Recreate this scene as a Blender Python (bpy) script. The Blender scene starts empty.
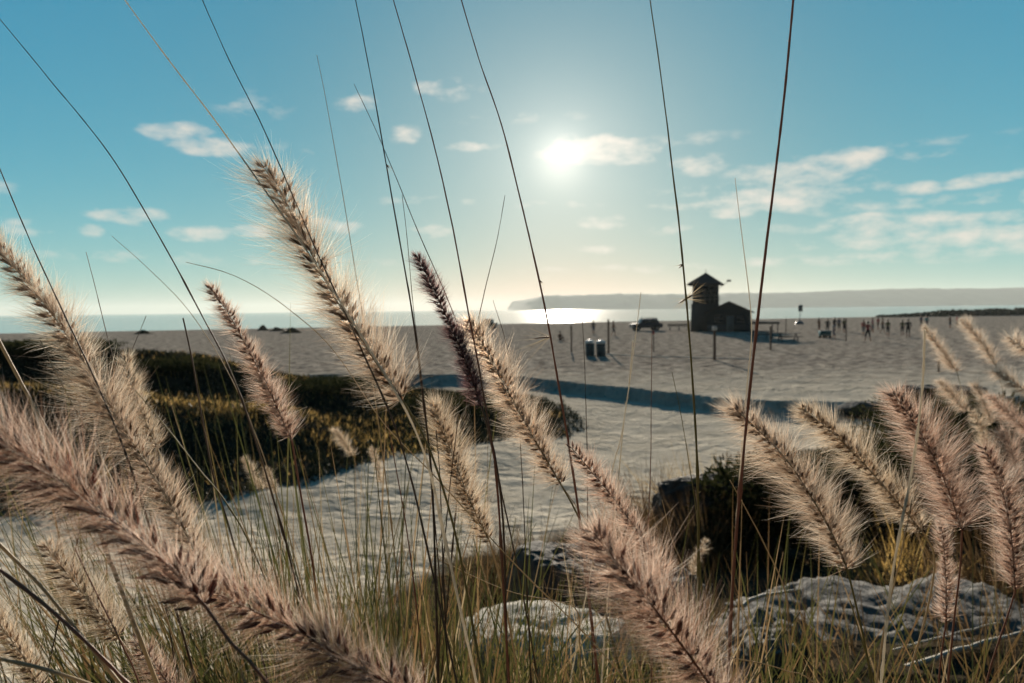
import bpy, bmesh, math, random
import numpy as np
from mathutils import Vector, Matrix, Quaternion, noise

random.seed(7)
RNG = np.random.default_rng(11)
R = math.radians
scene = bpy.context.scene
COL = scene.collection

# ------------------------------------------------------------------ camera
F = 740.0
CAMZ = 3.1
CAM_M = (Matrix.Translation((0, 0, CAMZ)) @ Matrix.Rotation(R(90 - 2.46), 4, 'X')
         @ Matrix.Rotation(R(-0.65), 4, 'Z'))
cam_data = bpy.data.cameras.new('camera')
cam = bpy.data.objects.new('camera', cam_data)
COL.objects.link(cam)
cam.matrix_world = CAM_M
cam_data.sensor_width = 36.0
cam_data.lens = 36.0 * F / 1024.0
cam_data.clip_start = 0.02
cam_data.clip_end = 40000
cam_data.dof.use_dof = True
cam_data.dof.focus_distance = 0.70
cam_data.dof.aperture_fstop = 11.0
scene.camera = cam


def P(px, py, d):
    """World point seen at pixel (px, py), d metres deep."""
    return CAM_M @ Vector(((px - 512) / F * d, -(py - 341.5) / F * d, -d))


def ray(px, py):
    return (P(px, py, 1.0) - Vector((0, 0, CAMZ))).normalized()


# ------------------------------------------------------------------ noise
def vnoise(x, y, seed=0):
    xi = np.floor(x).astype(np.int64); yi = np.floor(y).astype(np.int64)
    xf = x - xi; yf = y - yi
    u = xf * xf * (3 - 2 * xf); v = yf * yf * (3 - 2 * yf)

    def h(a, b):
        n = (a * 374761393 + b * 668265263 + seed * 1442695041) & 0xffffffff
        n = ((n ^ (n >> 13)) * 1274126177) & 0xffffffff
        return ((n ^ (n >> 16)) & 0xffff) / 65535.0
    return (h(xi, yi) * (1 - u) + h(xi + 1, yi) * u) * (1 - v) + (h(xi, yi + 1) * (1 - u) + h(xi + 1, yi + 1) * u) * v


def fbm(x, y, seed=0, octv=4):
    s = 0; a = 0.5
    for i in range(octv):
        s = s + a * (vnoise(x, y, seed + i) - 0.5); x = x * 2.03; y = y * 2.03; a *= 0.5
    return s


def sstep(a, b, x):
    t = np.clip((x - a) / (b - a), 0, 1)
    return t * t * (3 - 2 * t)


# ------------------------------------------------------------------ terrain
def shore_y(x):
    return 183 + 0.41 * x


def dune_h(x, y):
    xs = np.interp(x, [-40, -15, -10.7, -6.3, -3, -0.4, 1.6, 3], [2.6, 2.45, 2.1, 1.1, 0.8, 0.5, 0.12, 0.0])
    wob = 1.3 * fbm(x * 0.25, y * 0.25, 31)
    prof = np.interp(y + wob * 2, [9, 11, 13, 16, 18.5, 21, 23, 25, 29, 33], [0, .10, .32, .56, .60, .80, 1.0, .96, .35, 0.0])
    lump = 0.35 * fbm(x * 0.5, y * 0.5, 5) * sstep(10, 14, y) * (1 - sstep(25, 31, y)) * np.clip(xs * 1.5, 0, 1)
    terrace = .46 * np.exp(-((y - 17.0 - .5 * np.sin(x * .6)) / 1.7) ** 2) * sstep(3.6, 5.0, -x) * (1 - sstep(12, 16, -x) * .4)
    return xs * prof + lump + terrace


def path_edge(x):
    return np.interp(x, [-14, -8, -4.9, -3.8, -2.4, -1, .5], [10.3, 10.7, 11.2, 12.3, 14.3, 16.4, 19.0])


def rim_y(x):
    return np.interp(x, [-20, -3, 0.4, 7.5, 11, 20, 40], [37, 35.5, 34, 24.5, 23.4, 25, 30])


def terrain(x, y, detail=True):
    x = np.asarray(x, float); y = np.asarray(y, float)
    base = np.interp(y, [-30, -6, 0, 1.3, 2.0, 3, 4, 4.8, 6, 8, 10, 15, 20, 26], [2.2, 2.25, 2.22, 2.12, 1.85, 1.35, .95, .7, .45, .2, .05, -.2, -.38, -.42])
    base = base + 0.35 * sstep(0.2, 1.4, x) * sstep(2.2, 3.4, y) * (1 - sstep(6, 12, y))
    rim = rim_y(x) + 0.9 * fbm(x * 0.8, y * 0 + 3, 8, 3)
    up = sstep(-0.32, 0.0, y - rim)
    bh = 0.0 + 0.06 * fbm(x * 0.06, y * 0.06, 3, 3)
    h = base * (1 - up) + np.maximum(bh, base * 0) * up
    h = h + dune_h(x, y)
    sh = shore_y(x)
    h = np.where(y > sh - 30, h - 0.36 * sstep(-30, 2, y - sh) - np.maximum(y - sh, 0) * 0.03, h)
    h = np.maximum(h, -4.0)
    if detail:
        near = 1 - sstep(30, 60, y)
        h = h + 0.06 * fbm(x * 1.1, y * 1.1, 12, 3) * near
        pit = fbm(x * 3.1, y * 3.4, 40, 3)
        h = h - 0.11 * np.clip(pit, 0, 1) * near
        h = h + 0.05 * fbm(x * .9, y * .9, 22, 3) * sstep(30, 40, y) * (1 - sstep(110, 150, y))
    return h


def gz(x, y):
    return float(terrain(np.array([x]), np.array([y]))[0])


# ------------------------------------------------------------------ materials
def new_mat(name):
    m = bpy.data.materials.new(name); m.use_nodes = True
    nt = m.node_tree; nt.nodes.clear()
    return m, nt, nt.nodes.new('ShaderNodeOutputMaterial')


def N(nt, t, **kw):
    n = nt.nodes.new(t)
    for k, v in kw.items():
        if k.startswith('i_'):
            n.inputs[k[2:].replace('_', ' ')].default_value = v
        else:
            setattr(n, k, v)
    return n


def ramp(nt, stops, interp='LINEAR'):
    n = nt.nodes.new('ShaderNodeValToRGB'); n.color_ramp.interpolation = interp
    el = n.color_ramp.elements
    while len(el) < len(stops):
        el.new(0.5)
    for e, (p, c) in zip(el, stops):
        e.position = p; e.color = (c[0], c[1], c[2], 1)
    return n


def plain(name, col, rough=0.6, metal=0.0, var=0.25, scale=8.0, bump=0.0, spec=0.4):
    m, nt, out = new_mat(name)
    b = N(nt, 'ShaderNodeBsdfPrincipled', i_Roughness=rough, i_Metallic=metal)
    b.inputs['Specular IOR Level'].default_value = spec
    tc = N(nt, 'ShaderNodeTexCoord')
    nz = N(nt, 'ShaderNodeTexNoise', i_Scale=scale, i_Detail=5.0)
    nt.links.new(tc.outputs['Object'], nz.inputs['Vector'])
    lo = [c * (1 - var) for c in col]; hi = [min(1, c * (1 + var)) for c in col]
    r = ramp(nt, [(0.3, lo), (0.7, hi)])
    nt.links.new(nz.outputs['Fac'], r.inputs['Fac']); nt.links.new(r.outputs['Color'], b.inputs['Base Color'])
    if bump:
        bp = N(nt, 'ShaderNodeBump', i_Strength=bump, i_Distance=0.02)
        nt.links.new(nz.outputs['Fac'], bp.inputs['Height']); nt.links.new(bp.outputs['Normal'], b.inputs['Normal'])
    nt.links.new(b.outputs[0], out.inputs['Surface'])
    return m


def leafy(name, stops, transl=0.45, gloss=0.06, rough=0.4, fwd=0.0):
    """Thin plant matter: per-blade colour, partly translucent."""
    m, nt, out = new_mat(name)
    g = N(nt, 'ShaderNodeNewGeometry')
    r = ramp(nt, stops)
    nt.links.new(g.outputs['Random Per Island'], r.inputs['Fac'])
    d = N(nt, 'ShaderNodeBsdfDiffuse'); t = N(nt, 'ShaderNodeBsdfTranslucent')
    mx = N(nt, 'ShaderNodeMixShader'); mx.inputs[0].default_value = transl
    nt.links.new(r.outputs['Color'], d.inputs['Color']); nt.links.new(r.outputs['Color'], t.inputs['Color'])
    nt.links.new(d.outputs[0], mx.inputs[1]); nt.links.new(t.outputs[0], mx.inputs[2])
    gl = N(nt, 'ShaderNodeBsdfGlossy', i_Roughness=rough)
    m2 = N(nt, 'ShaderNodeMixShader'); m2.inputs[0].default_value = gloss
    nt.links.new(mx.outputs[0], m2.inputs[1]); nt.links.new(gl.outputs[0], m2.inputs[2])
    last = m2
    if fwd:                                   # fine hairs pass light on mostly forwards
        rf = N(nt, 'ShaderNodeBsdfRefraction', i_Roughness=0.62, i_IOR=1.08); nt.links.new(r.outputs['Color'], rf.inputs['Color'])
        last = N(nt, 'ShaderNodeMixShader'); last.inputs[0].default_value = fwd
        nt.links.new(m2.outputs[0], last.inputs[1]); nt.links.new(rf.outputs[0], last.inputs[2])
    nt.links.new(last.outputs[0], out.inputs['Surface'])
    return m


def sand_material():
    m, nt, out = new_mat('sand')
    b = N(nt, 'ShaderNodeBsdfPrincipled', i_Roughness=0.95)
    b.inputs['Specular IOR Level'].default_value = 0.0
    tc = N(nt, 'ShaderNodeTexCoord')
    V = tc.outputs['Object']
    sep = N(nt, 'ShaderNodeSeparateXYZ'); nt.links.new(V, sep.inputs[0])
    n1 = N(nt, 'ShaderNodeTexNoise', i_Scale=0.7, i_Detail=6.0); nt.links.new(V, n1.inputs['Vector'])
    n2 = N(nt, 'ShaderNodeTexNoise', i_Scale=9.0, i_Detail=6.0, i_Roughness=0.65); nt.links.new(V, n2.inputs['Vector'])
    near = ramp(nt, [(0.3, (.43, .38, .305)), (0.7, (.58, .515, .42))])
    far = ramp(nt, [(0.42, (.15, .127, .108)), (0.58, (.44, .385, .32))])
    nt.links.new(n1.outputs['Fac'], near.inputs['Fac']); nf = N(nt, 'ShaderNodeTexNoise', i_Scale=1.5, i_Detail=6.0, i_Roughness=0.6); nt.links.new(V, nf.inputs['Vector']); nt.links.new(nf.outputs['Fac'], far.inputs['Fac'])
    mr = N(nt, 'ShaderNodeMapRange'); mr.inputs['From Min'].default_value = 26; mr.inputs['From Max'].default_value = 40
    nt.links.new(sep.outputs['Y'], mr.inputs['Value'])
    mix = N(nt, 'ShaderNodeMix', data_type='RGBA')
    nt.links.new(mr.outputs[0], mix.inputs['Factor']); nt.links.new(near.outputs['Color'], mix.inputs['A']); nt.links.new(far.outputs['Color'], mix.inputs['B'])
    # debris specks and grains
    mul = N(nt, 'ShaderNodeMix', data_type='RGBA', blend_type='MULTIPLY'); mul.inputs['Factor'].default_value = 0.6
    sp = ramp(nt, [(0.30, (.45, .42, .38)), (0.48, (1, 1, 1))]); nt.links.new(n2.outputs['Fac'], sp.inputs['Fac'])
    nt.links.new(mix.outputs['Result'], mul.inputs['A']); nt.links.new(sp.outputs['Color'], mul.inputs['B'])
    att = N(nt, 'ShaderNodeAttribute', attribute_name='litter_and_shade')
    lit = N(nt, 'ShaderNodeMix', data_type='RGBA'); dark_ground = ramp(nt, [(.3, (.014, .012, .008)), (.7, (.05, .036, .022))]); nt.links.new(n2.outputs['Fac'], dark_ground.inputs['Fac'])  # dark colour for dune litter and for painted shade between boulders
    nt.links.new(att.outputs['Fac'], lit.inputs['Factor']); nt.links.new(mul.outputs['Result'], lit.inputs['A']); nt.links.new(dark_ground.outputs['Color'], lit.inputs['B'])
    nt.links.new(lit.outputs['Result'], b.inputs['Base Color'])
    # footprints
    vo = N(nt, 'ShaderNodeTexVoronoi', feature='SMOOTH_F1', i_Scale=3.6)
    nzw = N(nt, 'ShaderNodeTexNoise', i_Scale=2.0, i_Detail=3.0); nt.links.new(V, nzw.inputs['Vector'])
    addv = N(nt, 'ShaderNodeMix', data_type='RGBA', blend_type='LINEAR_LIGHT'); addv.inputs['Factor'].default_value = 0.35
    nt.links.new(V, addv.inputs['A']); nt.links.new(nzw.outputs['Color'], addv.inputs['B'])
    nt.links.new(addv.outputs['Result'], vo.inputs['Vector'])
    n3 = N(nt, 'ShaderNodeTexNoise', i_Scale=28.0, i_Detail=4.0); nt.links.new(V, n3.inputs['Vector'])
    b1 = N(nt, 'ShaderNodeBump', i_Strength=1.0, i_Distance=0.16); 
    nm = N(nt, 'ShaderNodeTexNoise', i_Scale=0.45, i_Detail=3.0); nt.links.new(V, nm.inputs['Vector'])
    mk = ramp(nt, [(.36, (.08, .08, .08)), (.60, (1, 1, 1))]); nt.links.new(nm.outputs['Fac'], mk.inputs['Fac'])
    mh = N(nt, 'ShaderNodeMath', operation='MULTIPLY'); nt.links.new(vo.outputs['Distance'], mh.inputs[0]); nt.links.new(mk.outputs['Color'], mh.inputs[1])
    nt.links.new(mh.outputs[0], b1.inputs['Height'])
    b2 = N(nt, 'ShaderNodeBump', i_Strength=1.0, i_Distance=0.05)
    nt.links.new(n2.outputs['Fac'], b2.inputs['Height']); nt.links.new(b1.outputs['Normal'], b2.inputs['Normal'])
    b3 = N(nt, 'ShaderNodeBump', i_Strength=0.7, i_Distance=0.012)
    nt.links.new(n3.outputs['Fac'], b3.inputs['Height']); nt.links.new(b2.outputs['Normal'], b3.inputs['Normal'])
    nt.links.new(b3.outputs['Normal'], b.inputs['Normal'])
    nt.links.new(b.outputs[0], out.inputs['Surface'])
    return m


def ocean_material():
    m, nt, out = new_mat('sea_water')
    tc = N(nt, 'ShaderNodeTexCoord'); V = tc.outputs['Object']
    b = N(nt, 'ShaderNodeBsdfPrincipled', i_Roughness=0.10, i_IOR=1.33)
    mp = N(nt, 'ShaderNodeMapping'); mp.inputs['Scale'].default_value = (0.35, 1.0, 1.0); nt.links.new(V, mp.inputs['Vector'])
    w1 = N(nt, 'ShaderNodeTexNoise', i_Scale=0.09, i_Detail=6.0, i_Roughness=0.6); nt.links.new(mp.outputs[0], w1.inputs['Vector'])
    bp = N(nt, 'ShaderNodeBump', i_Strength=0.6, i_Distance=0.65); nt.links.new(w1.outputs['Fac'], bp.inputs['Height'])
    nt.links.new(bp.outputs['Normal'], b.inputs['Normal'])
    # surf: bands of foam parallel to the shore
    sep = N(nt, 'ShaderNodeSeparateXYZ'); nt.links.new(V, sep.inputs[0])
    mx = N(nt, 'ShaderNodeMath', operation='MULTIPLY_ADD'); mx.inputs[1].default_value = -0.41; nt.links.new(sep.outputs['X'], mx.inputs[0]); nt.links.new(sep.outputs['Y'], mx.inputs[2])
    wn = N(nt, 'ShaderNodeTexNoise', i_Scale=0.035, i_Detail=4.0); nt.links.new(V, wn.inputs['Vector'])
    ad = N(nt, 'ShaderNodeMath', operation='MULTIPLY_ADD'); ad.inputs[1].default_value = 26.0; nt.links.new(wn.outputs['Fac'], ad.inputs[0]); nt.links.new(mx.outputs[0], ad.inputs[2])
    fr = N(nt, 'ShaderNodeMapRange'); fr.inputs['From Min'].default_value = 183; fr.inputs['From Max'].default_value = 243; nt.links.new(ad.outputs[0], fr.inputs['Value'])
    foam = ramp(nt, [(0.0, (1, 1, 1)), (0.22, (.9, .9, .9)), (0.30, (0, 0, 0)), (0.52, (0, 0, 0)), (0.56, (.55, .55, .55)), (0.62, (0, 0, 0)), (0.9, (0, 0, 0))])
    nt.links.new(fr.outputs[0], foam.inputs['Fac'])
    cm = N(nt, 'ShaderNodeMix', data_type='RGBA'); cm.inputs['A'].default_value = (.012, .055, .075, 1); cm.inputs['B'].default_value = (.62, .64, .62, 1)
    nt.links.new(foam.outputs['Color'], cm.inputs['Factor']); nt.links.new(cm.outputs['Result'], b.inputs['Base Color'])
    nt.links.new(b.outputs[0], out.inputs['Surface'])
    return m


def rock_material(name, lo, hi):
    m, nt, out = new_mat(name)
    tc = N(nt, 'ShaderNodeTexCoord'); V = tc.outputs['Object']
    b = N(nt, 'ShaderNodeBsdfPrincipled', i_Roughness=0.9); b.inputs['Specular IOR Level'].default_value = 0.25
    n1 = N(nt, 'ShaderNodeTexNoise', i_Scale=5.0, i_Detail=9.0, i_Roughness=0.65); nt.links.new(V, n1.inputs['Vector'])
    n2 = N(nt, 'ShaderNodeTexNoise', i_Scale=60.0, i_Detail=4.0, i_Roughness=0.7); nt.links.new(V, n2.inputs['Vector'])
    r = ramp(nt, [(0.3, lo), (0.72, hi)]); nt.links.new(n1.outputs['Fac'], r.inputs['Fac'])
    s = ramp(nt, [(0.36, (.4, .38, .35)), (0.5, (1, 1, 1))]); nt.links.new(n2.outputs['Fac'], s.inputs['Fac'])
    mu = N(nt, 'ShaderNodeMix', data_type='RGBA', blend_type='MULTIPLY'); mu.inputs['Factor'].default_value = 0.7
    nt.links.new(r.outputs['Color'], mu.inputs['A']); nt.links.new(s.outputs['Color'], mu.inputs['B']); nt.links.new(mu.outputs['Result'], b.inputs['Base Color'])
    b1 = N(nt, 'ShaderNodeBump', i_Strength=0.9, i_Distance=0.03); nt.links.new(n1.outputs['Fac'], b1.inputs['Height'])
    b2 = N(nt, 'ShaderNodeBump', i_Strength=0.6, i_Distance=0.008); nt.links.new(n2.outputs['Fac'], b2.inputs['Height']); nt.links.new(b1.outputs['Normal'], b2.inputs['Normal'])
    nt.links.new(b2.outputs['Normal'], b.inputs['Normal']); nt.links.new(b.outputs[0], out.inputs['Surface'])
    return m


M = {}
M['sand'] = sand_material()
M['ocean'] = ocean_material()
M['headland'] = plain('headland_scrub', (.07, .075, .05), 0.95, var=0.35, scale=0.01)
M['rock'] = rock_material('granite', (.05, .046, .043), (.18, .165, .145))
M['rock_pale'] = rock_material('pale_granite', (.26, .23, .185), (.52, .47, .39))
M['rock_shaded'] = rock_material('shaded_granite', (.03, .027, .024), (.11, .09, .075))  # darkened granite: the shade on the boulder faces is put into this colour
M['bristle_beige'] = leafy('beige_bristle', [(0, (.46, .30, .20)), (.3, (.74, .56, .42)), (.65, (.90, .76, .61)), (1, (.96, .90, .80))], 0.80, 0.04, 0.4, .55)
M['bristle_pink'] = leafy('pink_bristle', [(0, (.40, .23, .16)), (.3, (.68, .45, .34)), (.65, (.90, .71, .58)), (1, (.96, .88, .79))], 0.80, 0.04, 0.4, .55)
M['bristle_gold'] = leafy('straw_bristle', [(0, (.46, .31, .19)), (.3, (.74, .57, .41)), (.65, (.90, .76, .59)), (1, (.96, .89, .77))], 0.80, 0.04, 0.4, .55)
M['bristle_plum'] = leafy('plum_bristle', [(0, (.08, .035, .04)), (.6, (.17, .08, .08)), (.85, (.45, .27, .25)), (1, (.80, .58, .52))], 0.5, 0.05, 0.4, .1)
M['spike_red'] = leafy('russet_spikelet', [(0, (.09, .03, .022)), (1, (.26, .11, .075))], 0.3)
M['spike_brown'] = leafy('brown_spikelet', [(0, (.11, .055, .03)), (1, (.32, .18, .10))], 0.35)
M['spike_plum'] = leafy('plum_spikelet', [(0, (.03, .014, .018)), (1, (.09, .04, .045))], 0.2)
M['stem_dark'] = leafy('dark_grass_stem', [(0, (.10, .060, .035)), (1, (.20, .125, .075))], 0.35, 0.05, 0.5)
M['stem_red'] = leafy('reddish_grass_stem', [(0, (.24, .11, .065)), (1, (.36, .19, .12))], 0.4, 0.05, 0.5)
M['stem_olive'] = leafy('olive_grass_stem', [(0, (.20, .17, .06)), (1, (.32, .26, .11))], 0.4, 0.05, 0.5)
M['stem_straw'] = leafy('straw_grass_stem', [(0, (.42, .32, .19)), (1, (.58, .46, .30))], 0.45, 0.05, 0.5)
M['stem_white'] = leafy('bleached_grass_stem', [(0, (.68, .60, .48)), (1, (.80, .73, .62))], 0.5, 0.05, 0.5)
M['blade'] = leafy('grass_blade', [(0, (.022, .026, .010)), (.35, (.065, .068, .020)), (.55, (.115, .105, .032)), (.75, (.13, .075, .032)), (.90, (.24, .15, .07)), (1, (.46, .36, .22))], 0.38, 0.05)
M['blade_green'] = leafy('green_grass_blade', [(0, (.05, .065, .014)), (.6, (.14, .15, .03)), (1, (.26, .22, .06))], 0.5, 0.08)
M['dry'] = leafy('dry_grass', [(0, (.20, .12, .035)), (.5, (.40, .26, .08)), (1, (.54, .38, .15))], 0.55, 0.03)
M['dry_brown'] = leafy('brown_dry_grass', [(0, (.035, .022, .010)), (.6, (.085, .052, .022)), (.9, (.17, .105, .05)), (1, (.34, .24, .14))], 0.35, 0.03)
M['ice_plant'] = leafy('ice_plant_leaf', [(0, (.012, .018, .012)), (.6, (.030, .036, .018)), (.9, (.045, .042, .02)), (1, (.085, .065, .024))], 0.12, 0.02)
M['shrub_leaf'] = leafy('shrub_leaf', [(0, (.014, .02, .010)), (.6, (.04, .045, .018)), (1, (.07, .065, .026))], 0.2, 0.0)
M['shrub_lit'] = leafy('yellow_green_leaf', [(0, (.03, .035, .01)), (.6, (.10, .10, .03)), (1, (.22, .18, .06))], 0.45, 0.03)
M['twig'] = plain('twig_bark', (.10, .07, .05), 0.85, var=0.4, scale=25, bump=0.4)
M['drift'] = plain('bleached_driftwood', (.52, .46, .37), 0.8, var=0.3, scale=14, bump=0.5)

# ------------------------------------------------------------------ object helpers


def prop(o, label=None, cat=None, group=None, kind=None):
    if label: o['label'] = label
    if cat: o['category'] = cat
    if group: o['group'] = group
    if kind or cat: o['kind'] = kind or 'thing'
    return o


def empty(name, loc, rz=0.0):
    o = bpy.data.objects.new(name, None); COL.objects.link(o)
    o.location = loc; o.rotation_euler.z = rz; o.empty_display_size = 0.1
    return o


def link_mesh(name, me, mats, parent=None, loc=None):
    o = bpy.data.objects.new(name, me); COL.objects.link(o)
    for m in (mats if isinstance(mats, (list, tuple)) else [mats]):
        me.materials.append(m)
    if parent: o.parent = parent
    if loc is not None: o.location = loc
    return o


class Geo:
    """Collects vertices and faces, with a material slot per face."""

    def __init__(self):
        self.v = []; self.f = []; self.mi = []; self.n = 0

    def add(self, V, faces, mi=0):
        V = np.asarray(V, float).reshape(-1, 3)
        faces = np.asarray(faces, np.int64)
        self.v.append(V); self.f.append((faces + self.n)); self.mi.append(np.full(len(faces), mi)); self.n += len(V)

    def ribbons(self, C, W, side, mi=0):
        """C (N,S,3) centre lines, W (N,S) widths, side (N,3)."""
        Nn, S, _ = C.shape
        off = side[:, None, :] * (W[:, :, None] * 0.5)
        V = np.stack([C - off, C + off], axis=2).reshape(-1, 3)
        base = (np.arange(Nn) * S * 2)[:, None]
        k = (np.arange(S - 1) * 2)[None, :]
        a = base + k
        Fq = np.stack([a, a + 1, a + 3, a + 2], axis=-1).reshape(-1, 4)
        self.add(V, Fq, mi)

    def tube(self, pts, rad, sides=6, mi=0):
        pts = np.asarray([tuple(p) for p in pts], float); n = len(pts)
        rad = np.broadcast_to(np.asarray(rad, float), (n,))
        T = np.gradient(pts, axis=0); T /= np.linalg.norm(T, axis=1)[:, None] + 1e-12
        ref = np.array([0.31, 0.9, 0.2]); A = np.cross(T, ref); A /= np.linalg.norm(A, axis=1)[:, None] + 1e-9
        B = np.cross(T, A)
        an = np.linspace(0, 2 * np.pi, sides, endpoint=False)
        V = pts[:, None, :] + rad[:, None, None] * (np.cos(an)[None, :, None] * A[:, None, :] + np.sin(an)[None, :, None] * B[:, None, :])
        fs = []
        for i in range(n - 1):
            for j in range(sides):
                j2 = (j + 1) % sides
                fs.append((i * sides + j, i * sides + j2, (i + 1) * sides + j2, (i + 1) * sides + j))
        self.add(V, fs, mi)

    def box(self, c, s, rz=0.0, mi=0, taper=1.0):
        x, y, z = s[0] / 2, s[1] / 2, s[2] / 2; t = taper
        V = np.array([(-x, -y, -z), (x, -y, -z), (x, y, -z), (-x, y, -z), (-x * t, -y * t, z), (x * t, -y * t, z), (x * t, y * t, z), (-x * t, y * t, z)])
        if rz:
            cs, sn = math.cos(rz), math.sin(rz)
            V = np.stack([V[:, 0] * cs - V[:, 1] * sn, V[:, 0] * sn + V[:, 1] * cs, V[:, 2]], 1)
        self.add(V + np.asarray(c, float), [(0, 3, 2, 1), (4, 5, 6, 7), (0, 1, 5, 4), (1, 2, 6, 5), (2, 3, 7, 6), (3, 0, 4, 7)], mi)

    def mesh(self, name, smooth=False):
        V = np.concatenate(self.v); Fq = np.concatenate([f for f in self.f]); MI = np.concatenate(self.mi)
        me = bpy.data.meshes.new(name)
        me.vertices.add(len(V)); me.vertices.foreach_set('co', V.astype(np.float32).ravel())
        nf = len(Fq); k = Fq.shape[1]
        me.loops.add(nf * k); me.loops.foreach_set('vertex_index', Fq.astype(np.int32).ravel())
        me.polygons.add(nf)
        me.polygons.foreach_set('loop_start', np.arange(0, nf * k, k, dtype=np.int32))
        me.polygons.foreach_set('loop_total', np.full(nf, k, np.int32))
        me.polygons.foreach_set('material_index', MI.astype(np.int32))
        if smooth: me.polygons.foreach_set('use_smooth', np.ones(nf, bool))
        me.update(calc_edges=True); me.validate()
        return me

    def shifted(self, o):
        o = np.asarray(tuple(o), float)
        self.v = [v - o for v in self.v]
        return self


def bm_mesh(name, bm, smooth=False):
    me = bpy.data.meshes.new(name); bm.normal_update(); bm.to_mesh(me); bm.free()
    if smooth:
        me.polygons.foreach_set('use_smooth', np.ones(len(me.polygons), bool))
    return me


def catmull(pts, n=40):
    """Smooth resample of control points, even in arc length."""
    p = np.asarray([tuple(q) for q in pts], float)
    if len(p) == 2:
        t = np.linspace(0, 1, n)[:, None]; return p[0] * (1 - t) + p[1] * t
    q = np.vstack([2 * p[0] - p[1], p, 2 * p[-1] - p[-2]])
    out = []
    for i in range(1, len(q) - 2):
        for t in np.linspace(0, 1, 16, endpoint=False):
            a, b, c, d = q[i - 1], q[i], q[i + 1], q[i + 2]
            out.append(0.5 * (2 * b + (c - a) * t + (2 * a - 5 * b + 4 * c - d) * t * t + (3 * b - a - 3 * c + d) * t ** 3))
    out.append(p[-1]); out = np.array(out)
    s = np.concatenate([[0], np.cumsum(np.linalg.norm(np.diff(out, axis=0), axis=1))])
    u = np.linspace(0, s[-1], n)
    return np.stack([np.interp(u, s, out[:, k]) for k in range(3)], 1)


def norm(v):
    return v / (np.linalg.norm(v, axis=-1, keepdims=True) + 1e-12)


def perp(d, rng=RNG):
    r = rng.normal(size=d.shape); return norm(np.cross(d, r))


def root_of(last, prev):
    """Where a stalk that leaves the picture at LAST meets the ground, running on in its own direction and steepening."""
    d = np.asarray(last) - np.asarray(prev); d = d / (np.linalg.norm(d) + 1e-9)
    x, y, z = last
    drop = z - gz(x, y)
    k = max(-1.1, min(1.1, d[0] / max(0.25, -d[2]))) * 0.55
    ky = max(-0.2, min(0.25, d[1] / max(0.25, -d[2])))
    rx, ry = x + k * drop, y + ky * drop
    return np.array((rx, ry, gz(rx, ry) - 0.02))


def way_down(last, prev, root):
    """Points between LAST and ROOT that continue the stalk's direction."""
    last, prev, root = np.asarray(last), np.asarray(prev), np.asarray(root)
    d = (last - prev) / (np.linalg.norm(last - prev) + 1e-9); ln = np.linalg.norm(root - last)
    out = []
    for t in (.3, .6):
        h = (2 * t ** 3 - 3 * t ** 2 + 1) * last + (t ** 3 - 2 * t ** 2 + t) * d * ln + (-2 * t ** 3 + 3 * t ** 2) * root + (t ** 3 - t ** 2) * np.array((d[0] * .25, 0, -1.0)) * ln
        out.append(tuple(h))
    return out + [tuple(root)]


# ------------------------------------------------------------------ the setting
def litter_shade(x, y):
    """How much of the sand is dark: dune litter, plus shade painted between the boulders."""
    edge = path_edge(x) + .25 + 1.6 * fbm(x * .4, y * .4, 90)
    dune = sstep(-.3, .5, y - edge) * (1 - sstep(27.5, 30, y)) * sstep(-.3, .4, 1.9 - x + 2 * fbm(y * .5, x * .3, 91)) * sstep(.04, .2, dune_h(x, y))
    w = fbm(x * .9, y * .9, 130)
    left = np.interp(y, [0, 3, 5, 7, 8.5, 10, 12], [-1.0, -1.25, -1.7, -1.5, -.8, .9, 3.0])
    near = sstep(-.25, .35, x - left + 1.2 * w) * (1 - sstep(0, 1.6, y + w * 2 - np.interp(x, [0, 2.5, 4, 6, 9], [10.2, 10.4, 13.5, 16, 17])))  # near slope: shade under grass and boulders painted into the ground colour
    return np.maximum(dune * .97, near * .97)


def build_ground():
    nb, nr = 620, 640
    front = np.linspace(R(-58), R(58), nb)
    back = np.linspace(R(58), R(302), 48)[1:-1]
    ang = np.concatenate([front, back]); na = len(ang)
    rad = 0.25 * (340 / 0.25) ** (np.linspace(0, 1, nr))
    A, Rr = np.meshgrid(ang, rad, indexing='ij')
    X = np.sin(A) * Rr; Y = np.cos(A) * Rr - 0.6
    Z = terrain(X, Y)
    V = np.stack([X, Y, Z], -1).reshape(-1, 3)
    V = np.vstack([V, [[0, -0.6, gz(0, -0.6)]]])
    i = np.arange(na)[:, None]; j = np.arange(nr - 1)[None, :]
    i2 = (i + 1) % na
    Fq = np.stack([i * nr + j, i * nr + j + 1, i2 * nr + j + 1, i2 * nr + j], -1).reshape(-1, 4)
    g = Geo(); g.add(V, Fq[:, ::-1] if False else Fq)
    me = g.mesh('beach_sand', smooth=True)
    cov = litter_shade(V[:, 0], V[:, 1])
    at = me.attributes.new('litter_and_shade', 'FLOAT', 'POINT'); at.data.foreach_set('value', cov.astype(np.float32))
    bm = bmesh.new(); bm.from_mesh(me)
    bmesh.ops.recalc_face_normals(bm, faces=bm.faces); bm.faces.ensure_lookup_table()
    if bm.faces[1000].normal.z < 0:
        bmesh.ops.reverse_faces(bm, faces=bm.faces)
    bm.to_mesh(me); bm.free()
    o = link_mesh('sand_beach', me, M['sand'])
    prop(o, kind='structure')


build_ground()

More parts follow.
